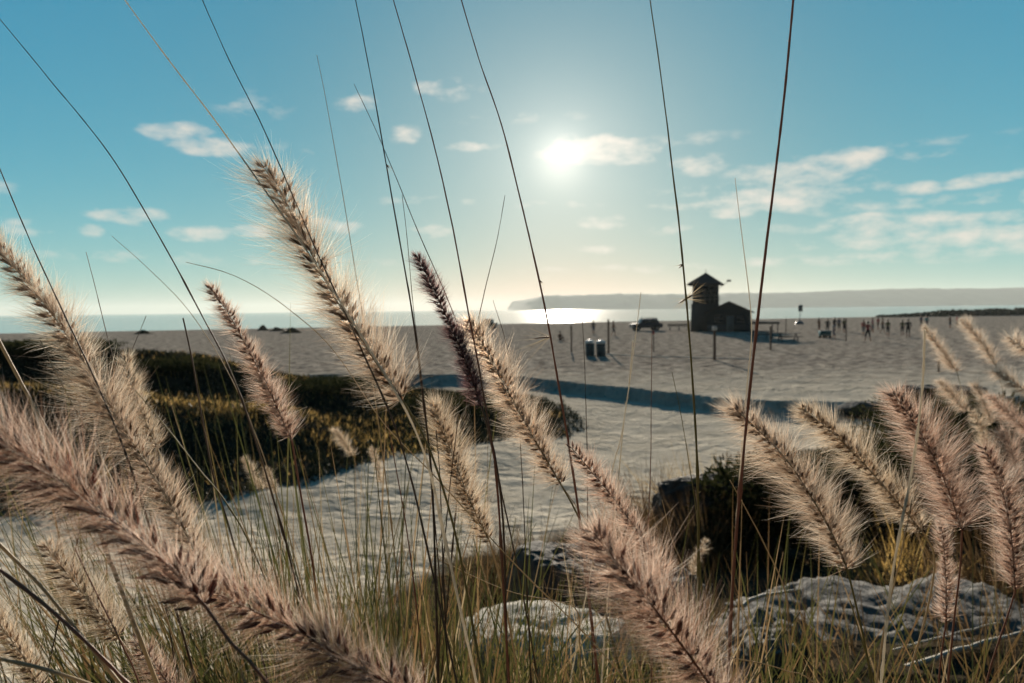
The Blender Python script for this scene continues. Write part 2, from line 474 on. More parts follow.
g = Geo()
xs = np.concatenate([-np.geomspace(12000, 60, 24), np.linspace(-50, 50, 9), np.geomspace(60, 12000, 24)])
ys = np.geomspace(100, 12500, 40)
Xo, Yo = np.meshgrid(xs, ys, indexing='ij')
V = np.stack([Xo, Yo, np.full_like(Xo, -0.36)], -1).reshape(-1, 3)
i = np.arange(len(xs) - 1)[:, None] * len(ys); j = np.arange(len(ys) - 1)[None, :]
g.add(V, np.stack([i + j, i + len(ys) + j, i + len(ys) + j + 1, i + j + 1], -1).reshape(-1, 4))
prop(link_mesh('ocean', g.mesh('ocean'), M['ocean']), kind='structure')

# headland: a long mesa across the bay, four kilometres off
g = Geo(); HD = 4000.0
hx = np.linspace(-22, 4600, 400); vv = np.linspace(0, 1, 24)
top = np.interp((hx / HD) * F + 512, [506, 513, 530, 546, 620, 700, 790, 850, 930, 1024, 1400], [0, 52, 68, 84, 90, 84, 86, 92, 99, 97, 120])
top = top + (9 * fbm(hx * 0.012, hx * 0, 70, 4) + 6 * fbm(hx * 0.05, hx * 0 + 9, 71, 3)) * np.clip(top / 60, 0, 1)
prof = np.interp(vv, [0, .18, .42, .55, .8, 1], [0, .45, 1, 1, .8, 0])
HX, VV = np.meshgrid(hx, vv, indexing='ij')
HZ = top[:, None] * prof[None, :] - 2.0
HY = HD - 160 + VV * 900 + 120 * fbm(HX * 0.006, VV * 3, 73, 4)
HZ = HZ + 10 * fbm(HX * 0.02, HY * 0.02, 77, 3) * prof[None, :] * (prof < .99)[None, :]
V = np.stack([HX, HY, HZ], -1).reshape(-1, 3); nv = len(vv)
i = np.arange(len(hx) - 1)[:, None] * nv; j = np.arange(nv - 1)[None, :]
g.add(V, np.stack([i + j, i + nv + j, i + nv + j + 1, i + j + 1], -1).reshape(-1, 4))
prop(link_mesh('headland', g.mesh('headland', True), M['headland']), kind='structure')

# ------------------------------------------------------------------ low dune plants
def scatter(name, label, cat, xy, hgt, wid, mat, lean=(0, 0), spread=0.5, blades=1, seg=3, seed=1, kindstuff=True):
    rng = np.random.default_rng(seed)
    xy = np.repeat(xy, blades, axis=0) + rng.normal(0, 0.03, (len(xy) * blades, 2))
    n = len(xy)
    z = terrain(xy[:, 0], xy[:, 1])
    root = np.stack([xy[:, 0], xy[:, 1], z - 0.01], 1)
    h = rng.uniform(hgt[0], hgt[1], n); a = rng.uniform(0, 2 * np.pi, n); s = rng.uniform(0.1, spread, n)
    tipd = np.stack([np.cos(a) * s + lean[0], np.sin(a) * s + lean[1], np.ones(n)], 1)
    tipd = norm(tipd)
    t = np.linspace(0, 1, seg)
    C = root[:, None, :] + h[:, None, None] * (t[None, :, None] * tipd[:, None, :])
    C[:, :, 2] -= (h * s * 0.35)[:, None] * t[None, :] ** 2
    W = rng.uniform(wid[0], wid[1], n)[:, None] * np.maximum(1 - t[None, :] ** 1.5, 0.05)
    g = Geo(); g.ribbons(C, W, perp(tipd, rng))
    o = link_mesh(name, g.mesh(name), mat)
    prop(o, label, cat, kind='stuff' if kindstuff else None)
    return o


def sample(n, x0, x1, y0, y1, keep, seed):
    rng = np.random.default_rng(seed)
    xy = np.stack([rng.uniform(x0, x1, n), rng.uniform(y0, y1, n)], 1)
    k = keep(xy[:, 0], xy[:, 1]); return xy[rng.uniform(size=n) < k]


def veg_keep(x, y):
    edge = path_edge(x) + 1.6 * fbm(x * .4, y * .4, 90)
    m = (y > edge) & (y < 29) & (x < 1.9 + 2 * fbm(y * .5, x * .3, 91))
    bare = fbm(x * .45, y * .8, 95) > 0.15
    return m * np.where(bare, 0.12, 1.0) * np.clip(dune_h(x, y) * 4, 0, 1)


xy = sample(150000, -22, 3, 9.5, 29, veg_keep, 3)
scatter('ice_plant', 'dark low ice plant carpeting the dunes beyond the sandy path', 'ground cover', xy, (.05, .22), (.02, .06), M['ice_plant'], spread=1.2, seed=5)


def gold_keep(x, y):
    c = 16.9 + 0.5 * np.sin(x * .6) + 1.2 * fbm(x * .5, y * .3, 101)
    return np.exp(-((y - c) / 1.0) ** 2) * (x < -4.0) * np.clip((-x - 4.0) / 2.5, 0, 1) + 0.08 * (y > path_edge(x) + 1) * (y < 20) * (x < -1)


xy = sample(60000, -20, 0, 11, 22, gold_keep, 4)
scatter('dry_grass', 'golden dry grass along the terrace of the dark dune', 'dry grass', xy, (.08, .22), (.008, .018), M['dry'], lean=(-.15, 0), spread=0.7, seed=6)

def brown_keep(x, y):
    return np.clip((fbm(x * .35, y * .7, 140, 3) - .02) * 9, 0, 1) * (y > path_edge(x) + .2) * (y < 25) * (x < 1.5) * np.clip(dune_h(x, y) * 4, 0, 1)


xy = sample(26000, -20, 2, 10, 26, brown_keep, 14)
scatter('dry_grass', 'patches of golden brown dead growth among the dark dune plants', 'dry grass', xy, (.08, .26), (.010, .024), M['dry'], lean=(-.1, 0), spread=0.9, seed=16)

# far scrub line along the shore at the right
def scrub_keep(x, y):
    return np.clip(1 - np.abs(y - (206 + 0.25 * (x - 105))) / 6, 0, 1)


def far_scrub():
    rng = np.random.default_rng(8)
    g = Geo()
    for k in range(900):
        u = rng.uniform(0, 1)
        x = 100 + u * 130; y = 198 + 0.22 * (x - 100) + rng.normal(0, 2.5)
        rise = np.interp(x, [100, 112, 118, 150, 240], [.25, .75, 1.3, 1.6, 2.2])
        h = rise * rng.uniform(.5, 1.25); r = rng.uniform(.7, 2.2)
        n = 14
        a = rng.uniform(0, 2 * np.pi, n); e = rng.uniform(0, 1, n)
        C0 = np.stack([x + np.cos(a) * r * np.sqrt(1 - e * e), y + np.sin(a) * r * np.sqrt(1 - e * e), gz(x, y) + h * e], 1)
        d = norm(rng.normal(size=(n, 3)) + (0, 0, .4))
        C = C0[:, None, :] + d[:, None, :] * (np.array([-.45, 0, .45])[None, :, None])
        g.ribbons(C, np.tile(np.array([[.3, .8, .2]]), (n, 1)), perp(d, rng))
    prop(link_mesh('shore_scrub', g.mesh('shore_scrub'), M['ice_plant']), 'dark band of low scrub along the far shoreline at the end of the beach', 'scrub', kind='stuff')


far_scrub()

# ------------------------------------------------------------------ boulders
def boulder(px, top_y, d, w, dep, h, seed, mat, label, rough=0.10, flat=0.0, rz=0.0, sub=6, strata=0.0, top_cut=.70, off_y=.25, pits=0.0, tilt=None):
    """A rock whose top edge stands near pixel (px, top_y) at depth d."""
    top = P(px, top_y, d)
    g0 = gz(top.x, top.y)
    hh = max(h, top.z - g0 + 0.15)
    bm = bmesh.new(); bmesh.ops.create_icosphere(bm, subdivisions=sub, radius=1.0)
    rs = random.Random(seed)
    planes = []
    for _ in range(11):
        n = Vector((rs.gauss(0, 1), rs.gauss(0, 1), rs.gauss(0, .8))).normalized(); planes.append((n, rs.uniform(.62, .86)))
    planes.append((Vector((rs.gauss(0, .12), rs.gauss(0, .12) if tilt is None else tilt, 1)).normalized(), top_cut))
    so = Vector((seed * 3.7, seed * 1.3, 0))
    for v in bm.verts:
        p = v.co.copy()
        for n, dd in planes:
            q = p.dot(n)
            if q > dd: p -= n * (q - dd) * 0.92
        nn = noise.fractal(p * 1.6 + so, 0.9, 2.1, 4)
        n2 = noise.fractal(p * 5.5 + so, 0.8, 2.1, 4)
        n3 = noise.turbulence(p * 14 + so, 3, False)
        off = rough * nn + rough * .45 * n2 - rough * .07 * n3
        if strata: off += strata * noise.fractal(Vector((p.x * 2.0, p.y * 2.0, p.z * 9.0)) + so, 0.8, 2, 4)
        if pits: off += pits * (noise.fractal(Vector((p.x * w * 1.5, p.y * dep * 2.6, p.z * hh * 2)) * 1.0 + so, 0.75, 2.1, 5) - 0.15)
        p += p.normalized() * off
        v.co = Vector((p.x * w / 2, p.y * dep / 2, p.z * hh / 2))
    mz = max(v.co.z for v in bm.verts)
    me = bm_mesh('boulder', bm, True)
    o = link_mesh('boulder', me, mat)
    o.location = (top.x, top.y + dep * off_y, top.z - mz); o.rotation_euler.z = rz
    return prop(o, label, 'boulder', 'boulders below the grass')


boulder(905, 572, 4.3, 3.0, 2.7, 1.3, 3, M['rock'], 'broad rough grey boulder under the drooping plumes with bleached sticks lying on it', 0.09, rz=.1, sub=7, strata=.03, top_cut=.50, off_y=-.30, pits=.075, tilt=-.03)
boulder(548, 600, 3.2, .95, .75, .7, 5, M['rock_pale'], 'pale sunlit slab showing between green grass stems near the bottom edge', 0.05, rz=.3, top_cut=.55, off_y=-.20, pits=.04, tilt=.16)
boulder(572, 560, 4.3, 1.0, .8, .7, 8, M['rock_shaded'], 'dark faced boulder with a pale rim just behind the pale slab', 0.08, rz=-.4)
boulder(715, 478, 7.6, 1.5, 1.1, 1.3, 12, M['rock_shaded'], 'tall shadowed dark boulder with bushes and brown grass round it', 0.10, rz=.2)
boulder(952, 386, 17.0, 2.6, 1.9, 1.6, 18, M['rock_shaded'], 'big black flat topped boulder at the edge of the open sand', 0.07, rz=.15)
boulder(862, 402, 23.0, 1.4, 1.0, .7, 21, M['rock'], 'small brown boulder beside the open sand behind two beige plumes', 0.12)
boulder(655, 585, 4.6, 1.0, .8, .8, 24, M['rock_shaded'], 'dark boulder hidden behind the biggest pink plume', 0.1, rz=.5)
boulder(790, 640, 3.2, .8, .6, .6, 27, M['rock'], 'small grey boulder in front of the broad boulder', 0.13, rz=.9)


def stick(pts, rad, label):
    W = [P(*p) for p in pts]
    g = Geo(); c = catmull(W, 24)
    c = c + RNG.normal(0, rad * .15, c.shape)
    g.tube(c, rad * np.linspace(1, .45, 24), 7)
    o0 = c[0].copy(); g.shifted(o0)
    o = link_mesh('driftwood_stick', g.mesh('stick', True), M['drift'], loc=o0)
    prop(o, label, 'driftwood stick', 'bleached sticks on the broad boulder')


stick([(848, 682, 3.05), (905, 668, 3.1), (965, 648, 3.2), (1040, 628, 3.3)], .016, 'thick bleached curved stick lying across the broad boulder')
stick([(846, 672, 3.25), (890, 652, 3.3), (950, 635, 3.35), (1000, 622, 3.4)], .008, 'thin bleached stick lying just above the thick curved stick')
stick([(742, 606, 3.4), (762, 596, 3.45), (800, 590, 3.5)], .011, 'short bleached twig by the shaded left end of the broad boulder')

# ------------------------------------------------------------------ shrubs
def leaf_blade(g, root, tipdir, length, width, droop, rng, mi=0):
    t = np.linspace(0, 1, 9)
    d = norm(np.asarray(tipdir, float)[None, :])[0]
    C = root + length * t[:, None] * d[None, :]
    C[:, 2] -= droop * length * t ** 2.2
    side = np.cross(d, (rng.normal() * .6, 1, rng.normal() * .3)); side = side / (np.linalg.norm(side) + 1e-9)
    g.ribbons(C[None], (width * np.minimum(1, (1 - t ** 2)) + .0003)[None], side[None], mi)


def shrub(px, base_y, d, w, h, n, mat, label, leaf=.05, seed=1, group='shrubs on the dunes'):
    rng = np.random.default_rng(seed)
    b = P(px, base_y, d); bz = gz(b.x, b.y)
    root = np.array((b.x, b.y, bz - .03))
    e = empty('shrub', root); prop(e, label, 'shrub', group)
    g = Geo()
    cl = [(rng.uniform(-.5, .5) * w * .7, rng.uniform(-.5, .5) * w * .5, h * rng.uniform(.35, .8), rng.uniform(.18, .34) * w) for _ in range(12)]
    for cx, cy, cz, cr in cl:
        m = n // 12
        u = norm(rng.normal(size=(m, 3))) * (rng.uniform(.35, 1.0, (m, 1)) ** .5) * cr * np.array([1, 1, min(1.0, h * .45 / cr)])
        C0 = u + (cx, cy, cz); C0[:, 2] = np.maximum(C0[:, 2], .02)
        dd = norm(norm(u) + rng.normal(0, .6, (m, 3)) + (0, 0, .35))
        L = leaf * rng.uniform(.6, 1.5, m)
        C = C0[:, None, :] + dd[:, None, :] * L[:, None, None] * np.array([0, .5, 1.0])[None, :, None]
        g.ribbons(C, (L * .38)[:, None] * np.array([[.5, 1, .08]]), perp(dd, rng))
    link_mesh('foliage', g.mesh('foliage'), mat, e)
    g = Geo()
    for cx, cy, cz, cr in cl[:8]:
        g.tube(catmull([(0, 0, 0), (cx * .4, cy * .4, cz * .6), (cx, cy, cz)], 8), np.linspace(.018, .006, 8) * max(1, h), 5)
    link_mesh('stem', g.mesh('stem'), M['twig'], e)


shrub(30, 352, 23, 4.6, .34, 7000, M['shrub_leaf'], 'dark spreading shrub on the highest dune left of the long leaning beige plume', .10, 31)
shrub(150, 358, 22, 3.4, .30, 5000, M['shrub_leaf'], 'low dark shrub on the dune just right of the long leaning beige plume', .10, 32)
shrub(330, 392, 23, 4.4, .32, 5000, M['shrub_leaf'], 'wide dark shrub on the dune behind the narrow pink plume', .10, 33)
shrub(445, 400, 22, 3.4, .3, 5000, M['shrub_leaf'], 'dark shrub at the low end of the dune behind the plum coloured plume', .10, 34)
shrub(1024, 368, 9, .8, .75, 2500, M['shrub_lit'], 'yellow green leafy shrub cut off by the picture edge above the sand', .07, 35, 'shrubs by the boulders')
shrub(985, 470, 10.5, 3.0, 1.4, 11000, M['shrub_leaf'], 'dark ragged bush at the frame edge behind the upright rosy plume', .08, 61, 'shrubs by the boulders')
shrub(955, 440, 13.5, 3.4, 1.35, 11000, M['shrub_leaf'], 'dark ragged bush in front of the big black boulder', .08, 62, 'shrubs by the boulders')
shrub(765, 520, 7.3, 1.3, .95, 5000, M['shrub_leaf'], 'ragged dark bush at the plume side of the tall shadowed boulder', .07, 51, 'shrubs by the boulders')
shrub(820, 500, 9.5, 2.2, .9, 8000, M['shrub_leaf'], 'wide dark bush behind the fluffy cream plume right of the tall shadowed boulder', .07, 45, 'shrubs by the boulders')
shrub(930, 480, 9.0, 2.0, 1.0, 8000, M['shrub_leaf'], 'dark bush between the dusky pink plume and the big black boulder', .07, 46, 'shrubs by the boulders')

def tuft(px, base_y, d, w, h, n, mat, label, seed, lean=-.15):
    rng = np.random.default_rng(seed)
    b = P(px, base_y, d); r0 = np.array((b.x, b.y, gz(b.x, b.y) - .02)); g = Geo()
    for _ in range(n):
        q = rng.normal(0, .22, 2) * w
        leaf_blade(g, np.array((q[0], q[1] * .6, 0)), (lean + q[0] / w * .9 + rng.normal(0, .22), rng.normal(0, .25), 1), h * rng.uniform(.45, 1.1), rng.uniform(.004, .008), rng.uniform(.05, .5), rng)
    prop(link_mesh('grass_tuft', g.mesh('grass_tuft', True), M[mat], loc=r0), label, 'grass tuft', 'grass tufts among the boulders')


tuft(600, 575, 5.6, .8, .55, 320, 'dry_brown', 'brown grass tuft between the pale slab and the sandy path', 36)
tuft(525, 560, 7.2, 1.2, 1.0, 520, 'dry_brown', 'dark brown grass tuft standing behind the central pale plumes', 56)
tuft(690, 540, 6.9, 1.0, .9, 420, 'dry_brown', 'dark brown grass tuft in front of the tall shadowed boulder', 55)
tuft(655, 520, 8.6, .9, 1.25, 420, 'dry_brown', 'brown grass tuft at the sandy side of the tall shadowed boulder', 38)
tuft(705, 520, 8.8, .7, 1.45, 160, 'dry', 'fuzzy pale gold grass tuft rising behind the tall shadowed boulder', 47)
tuft(985, 500, 5.6, 1.0, .85, 300, 'dry_brown', 'brown grass tuft behind the pink plumes above the broad boulder', 39)
tuft(890, 500, 6.2, .8, .75, 140, 'dry', 'gold grass tuft in the shade below the golden cream plume', 40)
tuft(395, 590, 4.6, .8, .65, 380, 'dry_brown', 'brown grass tuft at the near edge of the sandy path', 48)
tuft(470, 590, 4.0, .8, .7, 300, 'blade', 'dark olive grass tuft beside the pale slab', 49)
tuft(250, 660, 2.6, .8, .6, 420, 'blade', 'dense green grass tuft below the fat pale pink plume', 53)
tuft(150, 683, 2.2, .7, .55, 260, 'blade', 'green grass tuft on the sand near the bottom corner', 54)
tuft(330, 640, 3.0, .8, .55, 420, 'dry_brown', 'brown fluffy grass tuft above the fat pale pink plume', 50)

# ------------------------------------------------------------------ fountain grass plumes
BRS = {'beige': ('bristle_beige', 'spike_brown', 'stem_olive'), 'pink': ('bristle_pink', 'spike_red', 'stem_red'),
       'gold': ('bristle_gold', 'spike_brown', 'stem_straw'), 'plum': ('bristle_plum', 'spike_plum', 'stem_dark')}


def plume(axis, stem, d, rpx, hue, label, seed, dens=1.0, fluff=1.0, d2=None, base_open=0.85, spike=1.0, leaf=True, group='fountain grass plumes', nb=11):
    """axis: pixels from tip to base of the seed head; stem: pixels on down the stalk."""
    rng = np.random.default_rng(seed)
    d2 = d if d2 is None else d2
    na = len(axis)
    A = [P(x, y, d + (d2 - d) * i / max(1, na - 1)) for i, (x, y) in enumerate(axis)]
    S = [P(x, y, d2) for x, y in stem]
    last = np.array(S[-1] if S else A[-1]); prev = np.array((S[-2] if len(S) > 1 else A[-1]) if S else A[-2])
    root = root_of(last, prev)
    ax = catmull(A, 80)
    L = np.linalg.norm(np.diff(ax, axis=0), axis=1).sum()
    Rm = rpx * (d + d2) / 2 / F
    e = empty('fountain_grass', root)
    prop(e, label, 'grass plume', group)
    br, sp, st = BRS[hue]
    # stalk
    allp = [tuple(ax[-1])] + [tuple(s) for s in S] + way_down(last, prev, root)
    sc = catmull(allp, 40)
    g = Geo(); g.tube(sc, np.linspace(.0009, .0019, 40), 7); g.shifted(root)
    link_mesh('stem', g.mesh('stem', True), M[st], e)
    # head
    g = Geo()
    rach = np.linspace(.00028, .0010, 80)
    g.tube(ax, rach, 5, 2)
    n = int(L * 640 * dens)
    t = np.linspace(0.004, 0.985, n) + rng.normal(0, .003, n); t = np.clip(t, 0.003, .99)
    idx = t * 79; i0 = np.floor(idx).astype(int); fr = (idx - i0)[:, None]; i1 = np.minimum(i0 + 1, 79)
    C0 = ax[i0] * (1 - fr) + ax[i1] * fr
    T = norm(ax[np.maximum(i0 - 1, 0)] - ax[np.minimum(i1 + 1, 79)])      # towards the tip
    ref = np.array([0.2, .5, .84]); B1 = norm(np.cross(T, ref)); B2 = np.cross(T, B1)
    ph = np.arange(n) * 2.39996 + rng.normal(0, .3, n)
    rad = np.cos(ph)[:, None] * B1 + np.sin(ph)[:, None] * B2
    env = np.interp(t, [0, .06, .2, .45, .8, .93, 1], [.40, .62, .88, 1.0, 1.0, .95, base_open])
    clump = 1 + .26 * np.interp(t, np.linspace(0, 1, 22), rng.normal(0, 1, 22))
    env = env * np.clip(clump, .6, 1.4) * (1 + .16 * np.sin(ph * 1.0 + 5 * t + seed)) * np.where(rng.uniform(size=n) < .07, .45, 1)
    lift = rng.uniform(.55, 1.05, n) * np.interp(t, [0, .15, 1], [1.5, 1.1, .85])
    # spikelets: slender four sided grains
    sl = np.minimum(.0085, Rm * .38) * rng.uniform(.7, 1.25, n) * spike
    sd = norm(rad + T * lift[:, None])
    sroot = C0 + rad * .0006
    kk = np.array([0, .35, 1.0]); rr = np.array([.25, 1.0, .05])
    cc = sroot[:, None, :] + sd[:, None, :] * (sl[:, None, None] * kk[None, :, None]) + rad[:, None, :] * (env * Rm * .12)[:, None, None]
    ww = (sl * .27)[:, None] * rr[None, :]
    s1 = perp(sd, rng); g.ribbons(cc, ww, s1, 1); g.ribbons(cc, ww, norm(np.cross(sd, s1)), 1)
    # bristles
    m = int(nb * 4.2)
    Tn = np.repeat(T, m, 0); Rn = np.repeat(rad, m, 0); Cn = np.repeat(sroot, m, 0); En = np.repeat(env, m); Ln = np.repeat(lift, m)
    k = len(Tn)
    dirn = norm(Rn + Tn * Ln[:, None] * .8 + rng.normal(0, .34, (k, 3)))
    lens = Rm * 1.06 * En * (.5 + .5 * fluff) * np.minimum(rng.uniform(.45, 1.5, k), 1.0)
    lng = rng.uniform(size=k) < .035; lens[lng] *= rng.uniform(1.1, 1.4, lng.sum())
    bend = norm(Tn + np.repeat(rng.normal(0, .5, (n, 3)), m, 0) + rng.normal(0, .4, (k, 3)) + np.array([0, 0, -.15])) * rng.uniform(.05, .45, k)[:, None]
    tt = np.array([0, .33, .68, 1.0])
    C = Cn[:, None, :] + lens[:, None, None] * (tt[None, :, None] * dirn[:, None, :] + (tt ** 2)[None, :, None] * bend[:, None, :])
    bw = 0.00025 * (0.6 + (d + d2) / 2 * .55)
    W = bw * rng.uniform(.7, 1.3, k)[:, None] * np.array([[1, .9, .62, .15]])
    g.ribbons(C, W, perp(dirn, rng), 0)
    g.shifted(root)
    link_mesh('seed_head', g.mesh('seed_head'), [M[br], M[sp], M[st]], e)
    if leaf:
        for q in range(2):
            g = Geo(); k0 = sc[int(32 - q * 5)]
            leaf_blade(g, k0, (rng.uniform(-.7, .3), rng.uniform(-.3, .3), 1), rng.uniform(.25, .45), .0035, rng.uniform(.1, .5), rng)
            g.shifted(root); link_mesh('leaf', g.mesh('leaf', True), M['blade_green' if q else 'blade'], e)
    return e


plume([(-75, 385), (-30, 417), (0, 440), (60, 482), (120, 527), (165, 562), (206, 607)], [(228, 640), (258, 672)], .40, 66, 'pink',
      'huge brown pink plume with dark midrib cut off by the frame edge, nearest of all', 1, dens=.85, spike=1.5, nb=11, fluff=1.05)
plume([(172, 566), (215, 592), (256, 612), (305, 635), (350, 663), (430, 705)], [(480, 740)], .43, 52, 'pink',
      'fat pale pink plume running down to the bottom edge from the huge brown pink one', 2, dens=.9, spike=1.4)
plume([(-12, 238), (25, 280), (60, 325), (92, 375), (118, 420), (150, 470), (182, 525), (205, 572)], [(216, 600), (228, 650)], .66, 32, 'beige',
      'long beige plume leaning over the dark dune and sea, crossed by a straight dark stalk', 3, d2=.62)
plume([(125, 358), (132, 385), (143, 415), (158, 450)], [(185, 510), (215, 590)], .78, 17, 'gold',
      'short straw tuft peeping out beside the long leaning beige plume', 4)
plume([(209, 287), (228, 313), (247, 347), (268, 388), (292, 441)], [(300, 490), (312, 560), (322, 640)], .76, 19, 'pink',
      'slim upright pink plume with a white fringe standing in front of the dark dune', 5, dens=1.05, fluff=.95)
plume([(262, 164), (285, 200), (305, 240), (326, 282), (352, 325), (380, 368), (405, 404)], [(428, 445), (452, 520), (470, 610)], .62, 42, 'beige',
      'tallest loose beige plume with separate brown spikelets, reaching up into the sky', 6, dens=.80, spike=1.25, base_open=1.15, fluff=1.1, nb=13)
plume([(417, 256), (432, 285), (450, 325), (466, 362), (482, 408)], [(494, 450), (503, 520), (506, 620)], .70, 17, 'plum',
      'dark plum coloured slender plume, the darkest one', 7, dens=1.2)
plume([(470, 322), (490, 358), (510, 395), (535, 440), (562, 486)], [(582, 525), (600, 590)], .76, 29, 'beige',
      'plump cream plume directly behind the dark plum one', 8)
plume([(434, 406), (445, 435), (458, 470), (472, 505), (490, 542)], [(500, 580), (512, 640)], .82, 28, 'gold',
      'blunt straw coloured plume below the dark plum one with a dark stalk across it', 9)
plume([(570, 446), (592, 472), (615, 500), (640, 535), (668, 580)], [(690, 620), (706, 670)], .66, 19, 'pink',
      'narrow rose plume with a red midrib rising from behind the biggest pink one', 10)
plume([(592, 530), (612, 556), (640, 590), (672, 632), (704, 676), (730, 715)], [(760, 760)], .44, 55, 'pink',
      'biggest fluffy pink plume in the middle of the bottom edge', 11, dens=.85, spike=1.3, nb=13)
plume([(734, 408), (758, 430), (785, 458), (812, 498), (835, 540), (848, 572)], [(856, 605), (866, 650), (872, 690)], .70, 34, 'beige',
      'fluffy cream plume with a long visible brown midrib, beside the tall reddish stalk', 12, dens=.9, nb=13)
plume([(802, 408), (832, 432), (862, 462), (892, 496), (924, 534)], [(935, 560), (925, 620), (905, 690)], .80, 29, 'gold',
      'golden cream plume between the midribbed cream plume and the beaded white stalk', 13)
plume([(893, 393), (915, 425), (935, 460), (952, 500), (962, 532)], [(960, 570), (952, 640)], .80, 30, 'pink',
      'dense dusky pink plume in front of the big black boulder, crossed by the beaded stalk', 14, dens=1.1)
plume([(941, 524), (944, 550), (946, 580), (946, 624)], [(942, 650), (938, 690)], .86, 12, 'pink',
      'thin closed reddish plume hanging straight in front of the broad boulder', 15, dens=1.0, base_open=.4)
plume([(984, 448), (997, 478), (1008, 515), (1013, 555), (1015, 592)], [(1008, 615), (996, 650), (985, 690)], .82, 22, 'pink',
      'upright rosy plume with neat rows of spikelets at the frame edge above the broad boulder', 16, dens=1.05)
plume([(45, 545), (60, 565), (80, 590), (100, 615), (120, 640)], [(140, 670)], .62, 30, 'gold',
      'pale straw plume hanging below the huge brown pink one over the rippled sand', 17)
plume([(135, 640), (150, 660), (170, 685), (190, 710)], [(205, 730)], .60, 22, 'pink',
      'reddish plume tip just showing at the bottom edge among green blades', 18)
plume([(-20, 600), (0, 625), (22, 655), (40, 690)], [(60, 720)], .60, 22, 'gold', 'pale plume tip at the bottom corner of the frame over the sand', 41)
# smaller plumes farther off
FAR = [([(924, 328), (938, 346), (957, 372)], [(965, 400), (985, 450)], 2.6, 10, 'beige', 'small soft straw plume against the sand at the top of the beaded stalk'),
       ([(962, 320), (978, 338), (996, 366)], [(1005, 400), (1012, 450)], 2.6, 12, 'beige', 'small cream plume standing highest of the distant ones, tip on the scrub line'),
       ([(940, 382), (955, 398), (968, 412)], [(985, 440), (995, 480)], 2.5, 12, 'beige', 'short straw plume pale against the big black boulder'),
       ([(974, 384), (984, 402), (992, 425)], [(996, 450), (1000, 500)], 2.4, 12, 'beige', 'upright straw plume in front of the right end of the black boulder'),
       ([(990, 396), (1005, 410), (1024, 428), (1040, 446)], [(1050, 470)], 2.0, 14, 'pink', 'pale tan plume slanting out of frame below the highest small cream one'),
       ([(996, 372), (1012, 382), (1032, 396)], [(1045, 420)], 2.2, 13, 'beige', 'pale plume leaning out of frame just above the slanting tan one'),
       ([(1010, 338), (1020, 346), (1034, 356)], [(1045, 380)], 2.0, 15, 'beige', 'tan plume tip poking in beside the yellow green leafy shrub'),
       ([(972, 412), (985, 440), (990, 470)], [(992, 510)], 2.0, 10, 'gold', 'ragged straw plume rising above the yellowish bush'),
       ([(1002, 430), (1012, 452), (1018, 480)], [(1020, 520)], 1.9, 16, 'pink', 'dull beige plume half hidden behind the upright rosy plume'),
       ([(335, 430), (343, 441), (353, 456)], [(360, 480), (372, 540)], 2.8, 8, 'gold', 'tiny isolated straw plume glowing against the dark dune'),
       ([(372, 448), (377, 464), (381, 484)], [(384, 510), (388, 560)], 2.6, 6, 'gold', 'tiny straw plume beside the edge of the sandy path'),
       ([(244, 458), (252, 472), (262, 490)], [(270, 520), (280, 570)], 2.6, 7, 'gold', 'tiny tan plume left of a pair over the dark dune foot'),
       ([(264, 468), (270, 480), (276, 494)], [(282, 520), (290, 570)], 2.6, 7, 'gold', 'tiny tan plume right of a pair over the dark dune foot'),
       ([(706, 540), (697, 556), (692, 576)], [(690, 600), (692, 640)], 2.0, 7, 'gold', 'small straw tuft in the dark gap beside the biggest pink plume')]
for k, (a, s, d, r, hue, lab) in enumerate(FAR):
    plume(a, s, d, r, hue, lab, 60 + k, dens=.55, leaf=False, group='small plumes farther off', nb=9)

